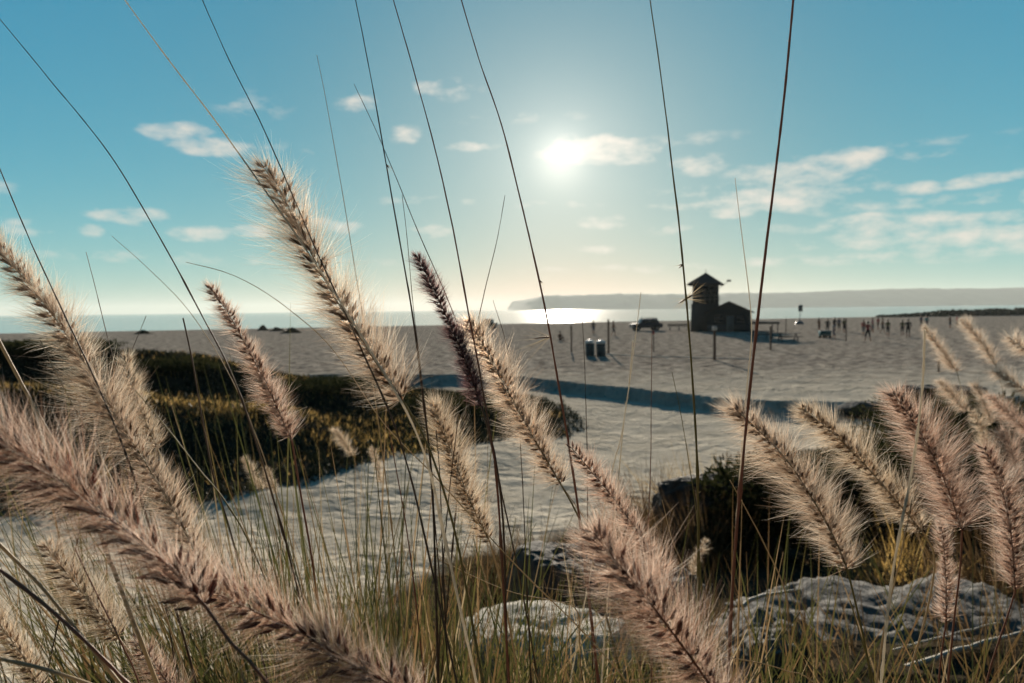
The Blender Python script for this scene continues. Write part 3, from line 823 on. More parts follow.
# ------------------------------------------------------------------ bare stalks
def stalk(px, d, wpx, mat, label, d2=None, hairs=0, seed=1, beads=0, group='bare grass stalks', tip=0.35, tufts=()):
    rng = np.random.default_rng(seed)
    d2 = d if d2 is None else d2
    n0 = len(px)
    W = [P(x, y, d + (d2 - d) * i / max(1, n0 - 1)) for i, (x, y) in enumerate(px)]
    root = root_of(np.array(W[-1]), np.array(W[-2]))
    if W[-1].z - root[2] < .03: root = np.array(W[-1])
    pts = [tuple(w) for w in W]
    if np.linalg.norm(np.array(pts[-1]) - root) > .05:
        pts += way_down(W[-1], W[-2], root)
    n = 120
    c = catmull(pts, n)
    wob = np.cumsum(rng.normal(0, 1, (n, 3)), 0); wob -= np.linspace(0, 1, n)[:, None] * wob[-1]
    c = c + wob * 0.00010 * d
    t = np.linspace(0, 1, n)
    r = .86 * wpx * d / F / 2 * (tip + (1 - tip) * np.minimum(1, t * 2.2))
    r = r * (1 + .10 * rng.normal(size=n))
    if beads:
        r = r * (1 + .65 * np.maximum(0, np.sin(t * beads)))
    for kn in rng.uniform(.25, .95, 3):
        r = r * (1 + .7 * np.exp(-((t - kn) / .006) ** 2))
    g = Geo(); g.tube(c, r, 6, 0)
    mats = [M[mat], M['stem_straw']]
    if hairs:
        i = rng.integers(0, int(n * .75), hairs); T = norm(c[np.maximum(i - 1, 0)] - c[np.minimum(i + 1, n - 1)])
        dr = norm(perp(T, rng) + T * .7); ln = rng.uniform(.002, .006, hairs) * d
        C = c[i][:, None, :] + dr[:, None, :] * ln[:, None, None] * np.array([0, .5, 1])[None, :, None]
        g.ribbons(C, np.full((hairs, 1), .0004 * d) * np.array([[1, .8, .2]]), perp(dr, rng), 1)
    g.shifted(root)
    me = g.mesh('stalk', True)
    if not tufts:
        o = link_mesh('grass_stalk', me, mats, loc=root)
        return prop(o, label, 'grass stalk', group)
    e = empty('grass_stalk', root); prop(e, label, 'grass stalk', group)
    link_mesh('stem', me, mats, e)
    for (tx, ty, ax_, ay_, nbr) in tufts:                 # a leftover spikelet with its awns
        j = int(np.argmin([(Vector(q) - P(tx, ty, d)).length for q in c]))
        b = c[j]; tipp = np.array(P(tx + ax_, ty + ay_, d)); dirv = tipp - b; ln = np.linalg.norm(dirv); dirv /= ln
        g = Geo()
        dr = norm(dirv[None, :] + rng.normal(0, .30, (nbr, 3))); ls = ln * rng.uniform(.6, 1.15, nbr)
        tt = np.array([0, .35, .7, 1.])
        C = b + dr[:, None, :] * ls[:, None, None] * tt[None, :, None]
        g.ribbons(C, (.00036 * d) * np.ones((nbr, 1)) * np.array([[1, .9, .6, .2]]), perp(dr, rng), 0)
        g.tube(catmull([b, b + dirv * ln * .45], 6), np.array([.3, .9, 1, .8, .5, .1]) * .0011 * d, 5, 1)
        g.shifted(root)
        link_mesh('spikelet', g.mesh('spikelet'), [M['stem_straw'], M['spike_brown']], e)
    return e


stalk([(-6, 12), (50, 80), (110, 155), (160, 238), (200, 312), (236, 385), (272, 495), (300, 600)], .80, 2.3, 'stem_dark', 'long thin dark stalk slanting from the top corner down through empty sky to sea', seed=1)
stalk([(-8, 150), (30, 240), (68, 322), (100, 390), (130, 465), (160, 560), (190, 660)], .62, 3.2, 'stem_dark', 'straight dark stalk crossing in front of the long leaning beige plume', seed=2)
stalk([(198, -10), (230, 62), (265, 132), (300, 212), (322, 262), (360, 345), (400, 440), (430, 560)], .60, 2.8, 'stem_dark', 'dark stalk passing in front of the tallest loose beige plume', seed=3)
stalk([(112, -18), (165, 55), (215, 120), (265, 190), (300, 240), (328, 282), (372, 352), (420, 440), (450, 560)], .58, 3.6, 'stem_white', 'pale fuzzy stalk meeting the tallest beige plume from the upper edge', hairs=420, seed=4)
stalk([(354, -8), (370, 72), (386, 160), (400, 240), (414, 320), (424, 400), (432, 480), (436, 600)], .66, 3.1, 'stem_dark', 'dark stalk with a small tuft halfway up the sky, left of the sun', seed=5, tufts=[(387, 160, 6, 14, 8)])
stalk([(391, -8), (414, 72), (434, 145), (452, 225), (468, 310), (482, 385), (496, 470), (504, 590)], .66, 3.1, 'stem_red', 'brown stalk running down beside the dark plum plume', seed=6)
stalk([(459, -8), (480, 62), (502, 125), (524, 212), (545, 305), (562, 400), (575, 480), (590, 600)], .68, 3.3, 'stem_red', 'reddish stalk with a feathery awn pointing sideways over the beach right of the plum plume', hairs=160, seed=7, tufts=[(550, 338, -40, 3, 22), (538, 286, 9, 0, 3)])
stalk([(649, -8), (660, 70), (671, 160), (680, 240), (688, 330), (694, 420), (697, 500), (697, 620)], .68, 3.2, 'stem_olive', 'olive stalk with awned spikelets in front of the lookout building', hairs=120, seed=8, tufts=[(686, 300, 20, -12, 16), (686, 300, -17, 9, 10), (683, 268, -10, 5, 3), (682, 263, -9, 3, 3)])
stalk([(794, -8), (785, 90), (774, 185), (764, 265), (755, 345), (745, 440), (736, 540), (730, 640)], .60, 3.6, 'stem_red', 'thick reddish stalk rising to the top edge just right of the lookout building', hairs=200, seed=9, tip=.7)
stalk([(317, 55), (328, 110), (342, 190), (356, 275), (368, 350)], .95, 1.6, 'stem_straw', 'faint straw stalk ending in open sky between two dark stalks', seed=10)
stalk([(354, 84), (376, 130), (396, 176), (420, 235), (445, 292), (470, 360), (490, 440)], .9, 1.9, 'stem_dark', 'thin stalk slanting across the tufted dark stalk', seed=11)
stalk([(505, 195), (497, 240), (485, 290), (474, 340), (468, 390)], .85, 1.9, 'stem_dark', 'thin bent stalk leaning the other way just above the plump cream plume', seed=12)
stalk([(402, 195), (407, 240), (412, 300), (420, 370), (428, 450)], .8, 1.8, 'stem_dark', 'short thin stalk hugging the tufted dark stalk below its tuft', seed=13)
stalk([(735, 178), (741, 225), (749, 290), (752, 335), (748, 380), (742, 450)], .9, 1.9, 'stem_white', 'thin white stalk reaching into the sky just right of the lookout building', seed=14)
stalk([(925, 330), (923, 380), (918, 430), (910, 480), (900, 530), (890, 590), (880, 690)], .62, 2.7, 'stem_white', 'twisted beaded white stalk crossing the dusky pink plume', beads=420, hairs=120, seed=15, tip=.8)
stalk([(641, 292), (634, 350), (627, 400), (620, 440), (610, 480)], .95, 1.8, 'stem_white', 'thin white stalk over the shaded sand bank, longer of a crossing pair', hairs=60, seed=16)
stalk([(633, 340), (629, 385), (624, 420), (619, 470), (614, 520)], .9, 2.2, 'stem_white', 'thin white stalk over the shaded sand bank, shorter of a crossing pair', hairs=80, seed=17)
stalk([(652, 330), (651, 400), (650, 470), (648, 540), (650, 620)], 1.0, 1.6, 'stem_red', 'thin upright brown stalk on the sand right of the crossing white pair', seed=18)
stalk([(582, 310), (585, 380), (587, 450), (588, 540), (592, 640)], 1.0, 1.7, 'stem_dark', 'thin upright dark stalk rising beside the two litter bins', seed=19)
stalk([(86, 252), (96, 290), (107, 335), (125, 400), (142, 470), (155, 540)], .75, 1.9, 'stem_dark', 'short thin dark stalk ending just above the sea horizon', seed=20)
stalk([(183, 318), (192, 360), (202, 420), (214, 480), (232, 540)], .8, 2.0, 'stem_dark', 'blunt broken stalk ending at the sea left of the slim pink plume', seed=21, tip=.9)
stalk([(186, 262), (225, 272), (262, 290), (300, 318), (335, 352), (385, 425), (440, 482), (520, 570), (610, 662)], .62, 2.0, 'stem_straw', 'arching straw stem bending under the tallest beige plume and down to the bottom edge', seed=22, tip=.35)
stalk([(112, 236), (150, 270), (190, 312), (230, 375), (262, 450), (290, 540)], .95, 1.4, 'stem_straw', 'very fine faint stem above the sea beside the long thin dark stalk', seed=23)
stalk([(146, 316), (132, 350), (118, 385), (108, 420)], .70, 1.8, 'stem_dark', 'thin stalk leaning back across the long beige plume', seed=24)
stalk([(493, 300), (505, 340), (514, 385), (520, 440), (524, 520)], .85, 1.8, 'stem_dark', 'thin stalk in front of the plump cream plume', seed=25)
stalk([(672, 372), (682, 420), (690, 470), (697, 520), (702, 600)], .9, 1.8, 'stem_olive', 'short olive stem leaning against the awned olive stalk over the bright sand', seed=26)
stalk([(-10, 325), (20, 380), (48, 432), (75, 480), (110, 560)], .55, 5.0, 'stem_straw', 'thick tan stem coming in from the frame edge over the golden grass', seed=27, tip=.8)
stalk([(40, 340), (70, 400), (100, 455), (125, 510), (160, 600)], .62, 3.0, 'stem_straw', 'straw stem over the golden grass under the long leaning plume', seed=28)
stalk([(135, 390), (165, 425), (200, 470), (228, 505), (262, 570)], .65, 3.2, 'stem_olive', 'olive stem slanting down right of the long leaning plume', seed=29)
stalk([(436, 430), (440, 480), (442, 540), (445, 620)], .8, 3.0, 'stem_dark', 'upright dark stalk along the left side of the blunt straw plume', seed=30)
stalk([(458, 420), (452, 470), (448, 510), (444, 560), (440, 640)], .7, 2.6, 'stem_dark', 'dark stalk lying across the face of the blunt straw plume', seed=31)
stalk([(372, 420), (376, 470), (382, 530), (392, 620)], .8, 2.6, 'stem_olive', 'first of two upright olive stems in front of the sandy path', seed=32)
stalk([(388, 425), (398, 480), (408, 540), (418, 620)], .8, 2.8, 'stem_red', 'brown stem standing between upright olive stems in front of the sandy path', seed=33)
stalk([(562, 486), (585, 520), (605, 560), (622, 610)], .72, 2.6, 'stem_straw', 'leaning straw stem below the plump cream plume', seed=34)
stalk([(430, 555), (505, 590), (560, 602), (578, 612), (580, 650)], .9, 2.0, 'stem_straw', 'kinked dry stem bent nearly level above the pale slab', seed=35)
stalk([(730, 480), (744, 505), (765, 545), (785, 590), (790, 640)], .95, 2.6, 'stem_straw', 'dry stem arching down in front of the tall shadowed boulder', seed=36)
stalk([(742, 500), (740, 560), (738, 640)], 1.0, 2.4, 'stem_straw', 'straight tan stem in front of the tall shadowed boulder', seed=37)
stalk([(662, 500), (672, 540), (685, 575), (690, 630)], 1.0, 2.2, 'stem_straw', 'short bent tan stem over the brown tufted bush', seed=38)
stalk([(912, 500), (900, 560), (886, 620), (876, 690)], .75, 3.0, 'stem_straw', 'tan stem in front of the broad boulder joining a forked pair', seed=39)
stalk([(850, 600), (862, 640), (876, 690)], .75, 3.4, 'stem_olive', 'olive stem in front of the broad boulder joining a forked pair', seed=40)
stalk([(800, 612), (780, 640), (760, 672), (748, 695)], .72, 3.2, 'stem_olive', 'green stem slanting the other way before the small grey boulder', seed=42)
stalk([(700, 655), (745, 660), (790, 672), (830, 695)], .60, 3.0, 'stem_straw', 'dry stem arching low across the bottom edge right of the biggest pink plume', seed=43)
stalk([(985, 560), (980, 620), (984, 690)], .9, 1.8, 'stem_olive', 'fine olive stem in front of the broad boulder near the frame edge', seed=44)
stalk([(0, 570), (45, 605), (90, 645), (135, 690), (200, 752), (260, 810)], .48, 4.6, 'stem_red', 'thick dark stem crossing the rippled sand at the bottom corner', seed=45, tip=.9)
stalk([(-5, 540), (40, 585), (75, 628), (110, 672), (150, 720), (190, 770)], .50, 4.4, 'stem_straw', 'tan stem crossing the thick dark stem at the bottom corner', seed=46, tip=.9)
stalk([(75, 548), (100, 600), (125, 650), (145, 700)], .55, 3.6, 'stem_red', 'reddish stem below the huge brown pink plume', seed=47)
stalk([(-5, 658), (40, 668), (90, 685), (160, 715), (260, 760)], .45, 5.0, 'stem_straw', 'low tan stem lying almost level at the bottom corner', seed=48, tip=.9)

# ------------------------------------------------------------------ grass mass
def grass_mass():
    rng = np.random.default_rng(77)
    g = Geo()
    clumps = []   # px at depth, depth, blades, lean x, min/max length
    for px, d, n, lx, l0, l1 in [(330, .80, 190, -.26, .40, .78), (420, .85, 260, -.14, .45, .84), (490, .95, 210, -.06, .40, .70), (560, .95, 150, -.04, .40, .66),
                                 (640, 1.0, 150, .0, .42, .72), (270, .75, 200, -.36, .38, .72), (200, .70, 170, -.44, .36, .66), (130, .66, 130, -.48, .34, .60), (350, .62, 160, -.48, .32, .58), (60, .64, 80, -.45, .32, .55),
                                 (720, 1.1, 80, .03, .45, .78), (800, 1.2, 34, .05, .45, .70), (880, 1.15, 34, .02, .45, .72), (960, 1.1, 34, .0, .45, .72), (1040, 1.1, 40, -.05, .45, .75),
                                 (400, 1.5, 200, -.14, .5, .85), (520, 1.6, 180, -.05, .55, .95), (640, 1.7, 140, .0, .5, .9), (760, 1.7, 40, .0, .6, .95),
                                 (460, 1.25, 200, -.12, .5, .9), (590, 1.3, 160, .0, .5, .85), (300, 1.3, 160, -.3, .5, .85), (200, 1.2, 90, -.4, .45, .75), (1000, 2.2, 20, -.05, .6, 1.0),
                                 (260, .56, 46, -.85, .40, .62), (330, .60, 46, -.75, .42, .66), (180, .54, 40, -.85, .36, .58), (410, .66, 50, -.6, .45, .7), (120, .6, 40, .15, .3, .5), (160, 1.0, 120, -.32, .55, .95), (250, 1.0, 150, -.30, .55, 1.0), (340, 1.05, 170, -.25, .55, 1.0), (70, .95, 90, -.3, .5, .9), (400, 1.0, 150, -.2, .5, .95)]:
        X = (px - 512) / F * d
        for _ in range(int(n * (1.0 if 470 < px < 660 else 1.3))):
            rx, ry = X + rng.normal(0, .055 * (d + .3)), d + rng.normal(0, .07)
            L = rng.uniform(l0, l1) * (1.0 if d < 1.2 else (.72 if 450 < px < 680 else .9))
            r0 = np.array((rx, ry, gz(rx, ry) - .02))
            leaf_blade(g, r0, (lx + rng.normal(0, .30), rng.normal(0, .22), 1), L, rng.uniform(.0016, .0048), rng.uniform(0, .42) ** 1.3, rng, 0)
    link = link_mesh('grass', g.mesh('grass', True), M['blade'])
    prop(link, 'tangle of green and straw coloured grass blades along the bottom of the slope crest', 'grass', kind='stuff')


grass_mass()


def keep_slope(x, y):
    return np.clip(.55 + 2.2 * fbm(x * .8, y * .8, 120), 0, 1) * (x > -0.6 - .25 * (y - 3)) * (y > 1.6)


xy = sample(560, -2.0, 4.5, 2.2, 9, keep_slope, 9)
scatter('dry_grass', 'brown dry grass growing in the gaps between the boulders', 'dry grass', xy, (.18, .50), (.003, .007), M['dry_brown'], lean=(-.12, 0), spread=.55, blades=9, seg=5, seed=12)

# ------------------------------------------------------------------ far things on the beach
HZ = lambda px: 315.5 - 0.01137 * px
def on_sand(px, base_y):
    """Ground point under pixel (px, base_y) on the open beach."""
    d = CAMZ * F / (base_y - HZ(px))
    for _ in range(4):
        p = P(px, base_y, d); d = (CAMZ - gz(p.x, p.y)) * F / (base_y - HZ(px))
    p = P(px, base_y, d)
    return np.array((p.x, p.y, gz(p.x, p.y))), d


M['skin'] = plain('skin', (.36, .22, .15), .6)
M['hair'] = plain('dark_hair', (.03, .022, .018), .6)
CLOTH = {k: plain(k + '_cloth', c, .85) for k, c in dict(red=(.30, .05, .05), navy=(.03, .045, .10), black=(.02, .02, .024), grey=(.16, .16, .17), white=(.65, .64, .62),
         brown=(.16, .08, .05), pink=(.42, .20, .22), teal=(.02, .16, .19), olive=(.09, .09, .04)).items()}


def body_mesh(pose):
    """One continuous skinned figure 1.72 m tall; feet at z = 0."""
    V = {}; E = []; rad = {}

    def j(n, co, r, par=None):
        V[n] = len(V); pts.append(co); rads.append(r)
        if par: E.append((V[par], V[n]))
    pts, rads = [], []
    sit = pose == 'sit'
    hz = .16 if sit else .92
    j('pelvis', (0, 0, hz), (.15, .11)); j('waist', (0, .01, hz + .18), (.13, .10), 'pelvis'); j('chest', (0, .01, hz + .36), (.16, .11), 'waist')
    j('neckb', (0, .01, hz + .52), (.075, .07), 'chest'); j('neck', (0, -.005, hz + .58), (.052, .052), 'neckb'); j('head', (0, -.02, hz + .68), (.085, .10), 'neck'); j('crown', (0, -.01, hz + .765), (.065, .075), 'head')
    for s in (-1, 1):
        n = 'l' if s < 0 else 'r'
        j(n + 'sh', (s * .19, .01, hz + .47), (.062, .062), 'chest')
        if pose == 'walk':
            el, ha = (s * .24, -.06 * s, hz + .20), (s * .22, -.22 * s - .05, hz + .02)
        elif pose == 'play' and s > 0:
            el, ha = (s * .36, -.10, hz + .62), (s * .34, -.16, hz + .88)
        elif sit:
            el, ha = (s * .24, -.10, hz + .24), (s * .16, -.34, hz + .24)
        else:
            el, ha = (s * .25, .03, hz + .20), (s * .25, -.06, hz - .04)
        j(n + 'el', el, (.043, .043), n + 'sh'); j(n + 'wr', ha, (.030, .030), n + 'el')
        j(n + 'hand', (ha[0], ha[1] - .03, ha[2] + (.08 if pose == 'play' and s > 0 else -.08)), (.033, .022), n + 'wr')
        if sit:
            hip, kn, an, to = (s * .10, -.02, hz - .02), (s * .13, -.42, .42), (s * .12, -.62, .06), (s * .12, -.78, .03)
        elif pose == 'walk':
            hip, kn, an, to = (s * .10, 0, hz - .06), (s * .10, -.10 * s - .06, .48), (s * .10, -.22 * s + .08, .08), (s * .10, -.22 * s - .08, .03)
        else:
            hip, kn, an, to = (s * .10, 0, hz - .06), (s * (.11 + .05 * (pose == 'play')), -.03, .48), (s * (.11 + .12 * (pose == 'play')), .02, .08), (s * (.12 + .13 * (pose == 'play')), -.14, .03)
        j(n + 'hip', hip, (.095, .10), 'pelvis'); j(n + 'kn', kn, (.060, .062), n + 'hip'); j(n + 'an', an, (.042, .045), n + 'kn'); j(n + 'toe', to, (.042, .030), n + 'an')
    me = bpy.data.meshes.new('skel'); me.from_pydata(pts, E, []); o = bpy.data.objects.new('skel', me); COL.objects.link(o)
    sk = o.modifiers.new('skin', 'SKIN'); sk.use_smooth_shade = True
    for i, r in enumerate(rads):
        me.skin_vertices[0].data[i].radius = r
    me.skin_vertices[0].data[0].use_root = True
    ss = o.modifiers.new('sub', 'SUBSURF'); ss.levels = 1; ss.render_levels = 1
    dg = bpy.context.evaluated_depsgraph_get(); dg.update()
    res = bpy.data.meshes.new_from_object(o.evaluated_get(dg))
    bpy.data.objects.remove(o); bpy.data.meshes.remove(me)
    res.materials.clear()
    for k in range(3): res.materials.append(M['skin'])
    for p in res.polygons:
        z = p.center.z; x = abs(p.center.x)
        p.material_index = 1 if (hz + .08 < z < hz + .54 and x < .27) else (2 if (z <= hz + .08 and z > (.42 if not sit else .05) and x < .24 and (pose != 'stand' or x < .2)) else 0)
    # hair: a close cap over the back and top of the head
    bm = bmesh.new(); bmesh.ops.create_uvsphere(bm, u_segments=14, v_segments=10, radius=1)
    for v in bm.verts:
        v.co = Vector((v.co.x * .094, v.co.y * .112 + .004, v.co.z * .115 + hz + .715))
    bmesh.ops.delete(bm, geom=[v for v in bm.verts if v.co.z < hz + .70 and v.co.y < .01], context='VERTS')
    return res, bm_mesh('hair', bm, True)


POSES = {p: body_mesh(p) for p in ('stand', 'walk', 'play', 'sit')}


def person(px, base_y, pose, shirt, bottoms, label, hgt=1.7, rz=0.0, group='people on the beach'):
    (p, d) = on_sand(px, base_y)
    bme, hme = POSES[pose]
    o = bpy.data.objects.new('person', bme); COL.objects.link(o)
    o.location = p; o.rotation_euler.z = rz; o.scale = (hgt / 1.72,) * 3
    for k, m in ((1, CLOTH[shirt]), (2, CLOTH[bottoms])):
        o.material_slots[k].link = 'OBJECT'; o.material_slots[k].material = m
    h = bpy.data.objects.new('hair', hme); COL.objects.link(h); h.parent = o
    if not hme.materials: hme.materials.append(M['hair'])
    return prop(o, label, 'person', group)


person(560, 341, 'sit', 'brown', 'black', 'person in brown sitting alone on the sand left of the two bins', rz=.4)
person(593.5, 334, 'stand', 'black', 'navy', 'person in dark clothes standing behind the two bins near the water', rz=2.6)
person(613.5, 336, 'walk', 'brown', 'black', 'person in brown walking just right of the two bins beside a post', rz=1.2)
person(819, 331.5, 'stand', 'brown', 'brown', 'person in reddish brown standing left of the teal wagon', rz=.6)
person(827.5, 333.5, 'stand', 'black', 'black', 'person all in black standing right behind the teal wagon', rz=-.4)
person(833.5, 339.5, 'walk', 'grey', 'navy', 'person in grey top and navy shorts walking beside the teal wagon', 1.62, rz=1.5)
person(834.5, 331, 'stand', 'black', 'navy', 'person in black top and navy trousers, left of three standing in a tight row', rz=.2)
person(839, 331.5, 'stand', 'navy', 'black', 'person in navy top, middle of three standing in a tight row', rz=-.3)
person(844, 332.5, 'stand', 'olive', 'black', 'person in olive top, right of three standing in a tight row', rz=.5)
person(863.3, 336, 'stand', 'red', 'grey', 'person in red top and grey trousers standing left of the black shorts player', rz=.3)
person(867.8, 341.5, 'play', 'red', 'black', 'person in red top and black shorts with one arm raised', 1.75, rz=2.9)
person(872.5, 332.5, 'stand', 'pink', 'grey', 'person in pink top standing behind the player with a raised arm', rz=.8)
person(878, 330, 'walk', 'red', 'brown', 'person in red top and brown shorts walking near the water', rz=-1.2)
person(882.5, 333, 'walk', 'brown', 'black', 'person in brown top striding behind the olive one', rz=1.0)
person(887.8, 336.5, 'stand', 'olive', 'black', 'person in olive top and black shorts standing apart on open sand', rz=.1)
person(902.3, 335.5, 'stand', 'olive', 'black', 'person in olive and black, shorter of a close pair facing the sea', 1.6, rz=3.0)
person(908, 337.5, 'stand', 'black', 'black', 'person all in black, taller of a close pair facing the sea', 1.8, rz=2.8)
person(921, 327.5, 'stand', 'navy', 'black', 'person in navy standing by the left end of the dark scrub', rz=.3)
person(926.5, 328.5, 'stand', 'teal', 'navy', 'person in teal top standing by the left end of the dark scrub', rz=-.5)
person(950, 328, 'stand', 'brown', 'black', 'person in brown top and black trousers standing below the dark scrub', rz=.6)
person(957, 327.5, 'walk', 'red', 'brown', 'person in red top walking below the dark scrub', rz=1.4)

# bins
M['bin'] = plain('bin_dark_blue', (.018, .06, .085), .5)
M['bin_lid'] = plain('bin_white_lid', (.72, .71, .68), .5)


def ring_profile(g, prof, n=20, mi=0):
    an = np.linspace(0, 2 * np.pi, n, endpoint=False); prof = np.asarray(prof, float)
    V = np.stack([prof[:, 0:1] * np.cos(an), prof[:, 0:1] * np.sin(an), np.repeat(prof[:, 1:2], n, 1)], -1)
    m = len(prof)
    fs = [(i * n + k, i * n + (k + 1) % n, (i + 1) * n + (k + 1) % n, (i + 1) * n + k) for i in range(m - 1) for k in range(n)]
    g.add(V, fs, mi)


for k, (px, by, lab) in enumerate([(590, 355.5, 'dark blue drum bin with white domed top, left of the pair on the sand'), (601, 356, 'dark blue drum bin with white domed top, right of the pair on the sand')]):
    p, d = on_sand(px, by)
    e = empty('litter_bin', p); prop(e, lab, 'litter bin', 'litter bins on the sand')
    g = Geo(); ring_profile(g, [(.02, 0), (.29, 0), (.30, .04), (.30, .27), (.315, .29), (.30, .31), (.30, .55), (.315, .57), (.30, .59), (.30, .80), (.315, .82)])
    link_mesh('barrel', g.mesh('barrel', True), M['bin'], e)
    g = Geo(); ring_profile(g, [(.325, .815), (.33, .86), (.30, .94), (.22, 1.01), (.10, 1.045), (.01, 1.05)])
    link_mesh('lid', g.mesh('lid', True), M['bin_lid'], e)

# posts
M['post'] = plain('weathered_post', (.13, .085, .06), .8, bump=.3)
M['post_white'] = plain('pale_post_pad', (.6, .57, .52), .7)
M['post_red'] = plain('red_paint', (.42, .05, .035), .6)


def beach_post(px, top_y, base_y, r, lab, cap=None):
    p, d = on_sand(px, base_y); h = (base_y - top_y) / F * d
    e = empty('wooden_post', p); prop(e, lab, 'post', 'posts on the beach')
    g = Geo(); g.tube([(0, 0, -.05), (0.005, 0, h * .5), (0, 0, h)], [r, r * .95, r * .9], 10)
    ring_profile(g, [(r * .9, h), (.001, h + .01)], 10)
    link_mesh('shaft', g.mesh('shaft', True), M['post'], e)
    g = Geo()
    if cap:
        ring_profile(g, [(r * 1.5, h - .02), (r * 1.7, h + .05), (r * 1.7, h + .18), (r * 1.2, h + .22), (.002, h + .23)], 12); link_mesh('cap', g.mesh('cap', True), M[cap], e)
    else:
        ring_profile(g, [(r * 1.15, h * .86), (r * 1.25, h * .87), (r * 1.25, h * .90), (r * 1.15, h * .91)], 12); link_mesh('collar', g.mesh('collar', True), M['twig'], e)


beach_post(571.5, 325, 352, .06, 'slim brown post on the sand left of the two bins')
beach_post(608.5, 319, 353, .07, 'tall brown post standing just right of the two bins')
beach_post(653.5, 334, 352, .045, 'short post with a red top between the bins and the lookout building', 'post_red')
beach_post(714.5, 330, 360, .09, 'thick brown post with a pale cap in front of the lookout building', 'post_white')
beach_post(770.5, 326, 350, .07, 'brown post beside the picnic tables')
beach_post(786, 318, 334, .05, 'thin post behind the picnic tables')
beach_post(846, 318, 341, .05, 'thin brown post right of the row of three people')
beach_post(938.5, 360, 372, .05, 'stubby dark post on open sand among small straw plumes')

# court tape
g = Geo()
pts = [on_sand(x, y)[0] + (0, 0, .035) for x, y in [(604, 354.5), (640, 356.5), (680, 357.5), (720, 358.5), (752, 359.5)]]
c = catmull(pts, 60); c[:, 2] = terrain(c[:, 0], c[:, 1]) + .03
g.tube(c, .022, 6); W2 = np.full((1, 60), .11); g.ribbons(c[None] + (0, 0, .012), W2, np.array([[0., 1., 0.]]))
o0 = c[0].copy(); g.shifted(o0)
prop(link_mesh('boundary_tape', g.mesh('tape'), M['bin_lid'], loc=o0), 'pale tape stretched along the sand from the bins to the thick capped post', 'tape')

# teal wagon
M['teal'] = plain('teal_canvas', (.015, .11, .14), .7)
M['black_rubber'] = plain('black_rubber', (.02, .02, .02), .7)
M['steel'] = plain('grey_steel', (.3, .3, .3), .4, metal=.7)
p, d = on_sand(825, 338)
e = empty('beach_wagon', p, .2); prop(e, 'teal canvas beach wagon on the sand among standing people', 'beach wagon')
g = Geo(); g.box((0, 0, .48), (.95, .55, .46), taper=1.08); g.box((0, 0, .715), (1.06, .64, .03)); link_mesh('tub', g.mesh('tub'), M['teal'], e)
for sx in (-1, 1):
    for sy in (-1, 1):
        g = Geo(); an = np.linspace(0, 2 * np.pi, 17)[:-1]
        for yy in (0,):
            prof = np.array([(-.04, .02), (-.04, .14), (.04, .14), (.04, .02)])
            V = np.stack([sx * .34 + prof[:, 1:2] * np.cos(an), np.repeat(sy * .3 + prof[:, 0:1], 16, 1), .14 + prof[:, 1:2] * np.sin(an)], -1)
            g.add(V, [(i * 16 + k, i * 16 + (k + 1) % 16, ((i + 1) % 4) * 16 + (k + 1) % 16, ((i + 1) % 4) * 16 + k) for i in range(4) for k in range(16)])
        link_mesh('wheel', g.mesh('wheel', True), M['black_rubber'], e)
g = Geo(); g.tube([(-.5, 0, .35), (-.8, 0, .6), (-.95, 0, .85)], .015, 6); g.tube([(-.95, -.12, .85), (-.95, .12, .85)], .018, 6); link_mesh('handle', g.mesh('handle', True), M['steel'], e)

# picnic tables
M['table'] = plain('dark_table_wood', (.05, .045, .045), .7)
def picnic_table(px, by, rz, lab, ln=2.2):
    p, d = on_sand(px, by); e = empty('picnic_table', p, rz); prop(e, lab, 'picnic table', 'picnic tables by the lookout building')
    g = Geo()
    for q in range(5): g.box((0, -.34 + q * .17, .76), (ln, .155, .045))
    link_mesh('tabletop', g.mesh('top'), M['table'], e)
    for s in (-1, 1):
        g = Geo(); g.box((0, s * .68, .44), (ln, .28, .045)); link_mesh('bench', g.mesh('bench'), M['table'], e)
    for s in (-1, 1):
        g = Geo()
        g.tube([(s * ln * .34, -.62, 0), (s * ln * .34, -.2, .735)], .045, 6); g.tube([(s * ln * .34, .62, 0), (s * ln * .34, .2, .735)], .045, 6); g.tube([(s * ln * .34, -.8, .40), (s * ln * .34, .8, .40)], .04, 6)
        link_mesh('leg', g.mesh('leg'), M['table'], e)


picnic_table(762, 339, .15, 'dark picnic table close beside the lookout building')
picnic_table(788, 341.5, -.1, 'dark picnic table farther from the lookout building beside thin posts', 2.0)

# flat shade shelter right of building
p, d = on_sand(764, 333)
e = empty('shade_shelter', p, .1); prop(e, 'low flat roofed dark shade shelter just right of the lookout building', 'shade shelter')
g = Geo(); g.box((0, 0, 1.22), (3.1, 1.8, .26), taper=.92); link_mesh('roof', g.mesh('roof'), M['table'], e)
for sx in (-1, 1):
    for sy in (-1, 1):
        g = Geo(); g.tube([(sx * 1.35, sy * .7, 0), (sx * 1.35, sy * .7, 1.12)], .05, 8); link_mesh('post', g.mesh('post'), M['table'], e)

# long low bench
p, d = on_sand(679, 330)
e = empty('bench', p, 0.05); prop(e, 'long low dark bench on the sand left of the lookout building', 'bench')
g = Geo()
for q in range(3): g.box((0, -.16 + q * .16, .45), (3.1, .14, .06))
link_mesh('seat', g.mesh('seat'), M['table'], e)
g = Geo()
for q in range(2): g.box((0, .28, .62 + q * .16), (3.1, .05, .13))
link_mesh('backrest', g.mesh('back'), M['table'], e)
for sx in (-1.3, 0, 1.3):
    g = Geo(); g.box((sx, .04, .21), (.08, .5, .42)); link_mesh('leg', g.mesh('leg'), M['table'], e)

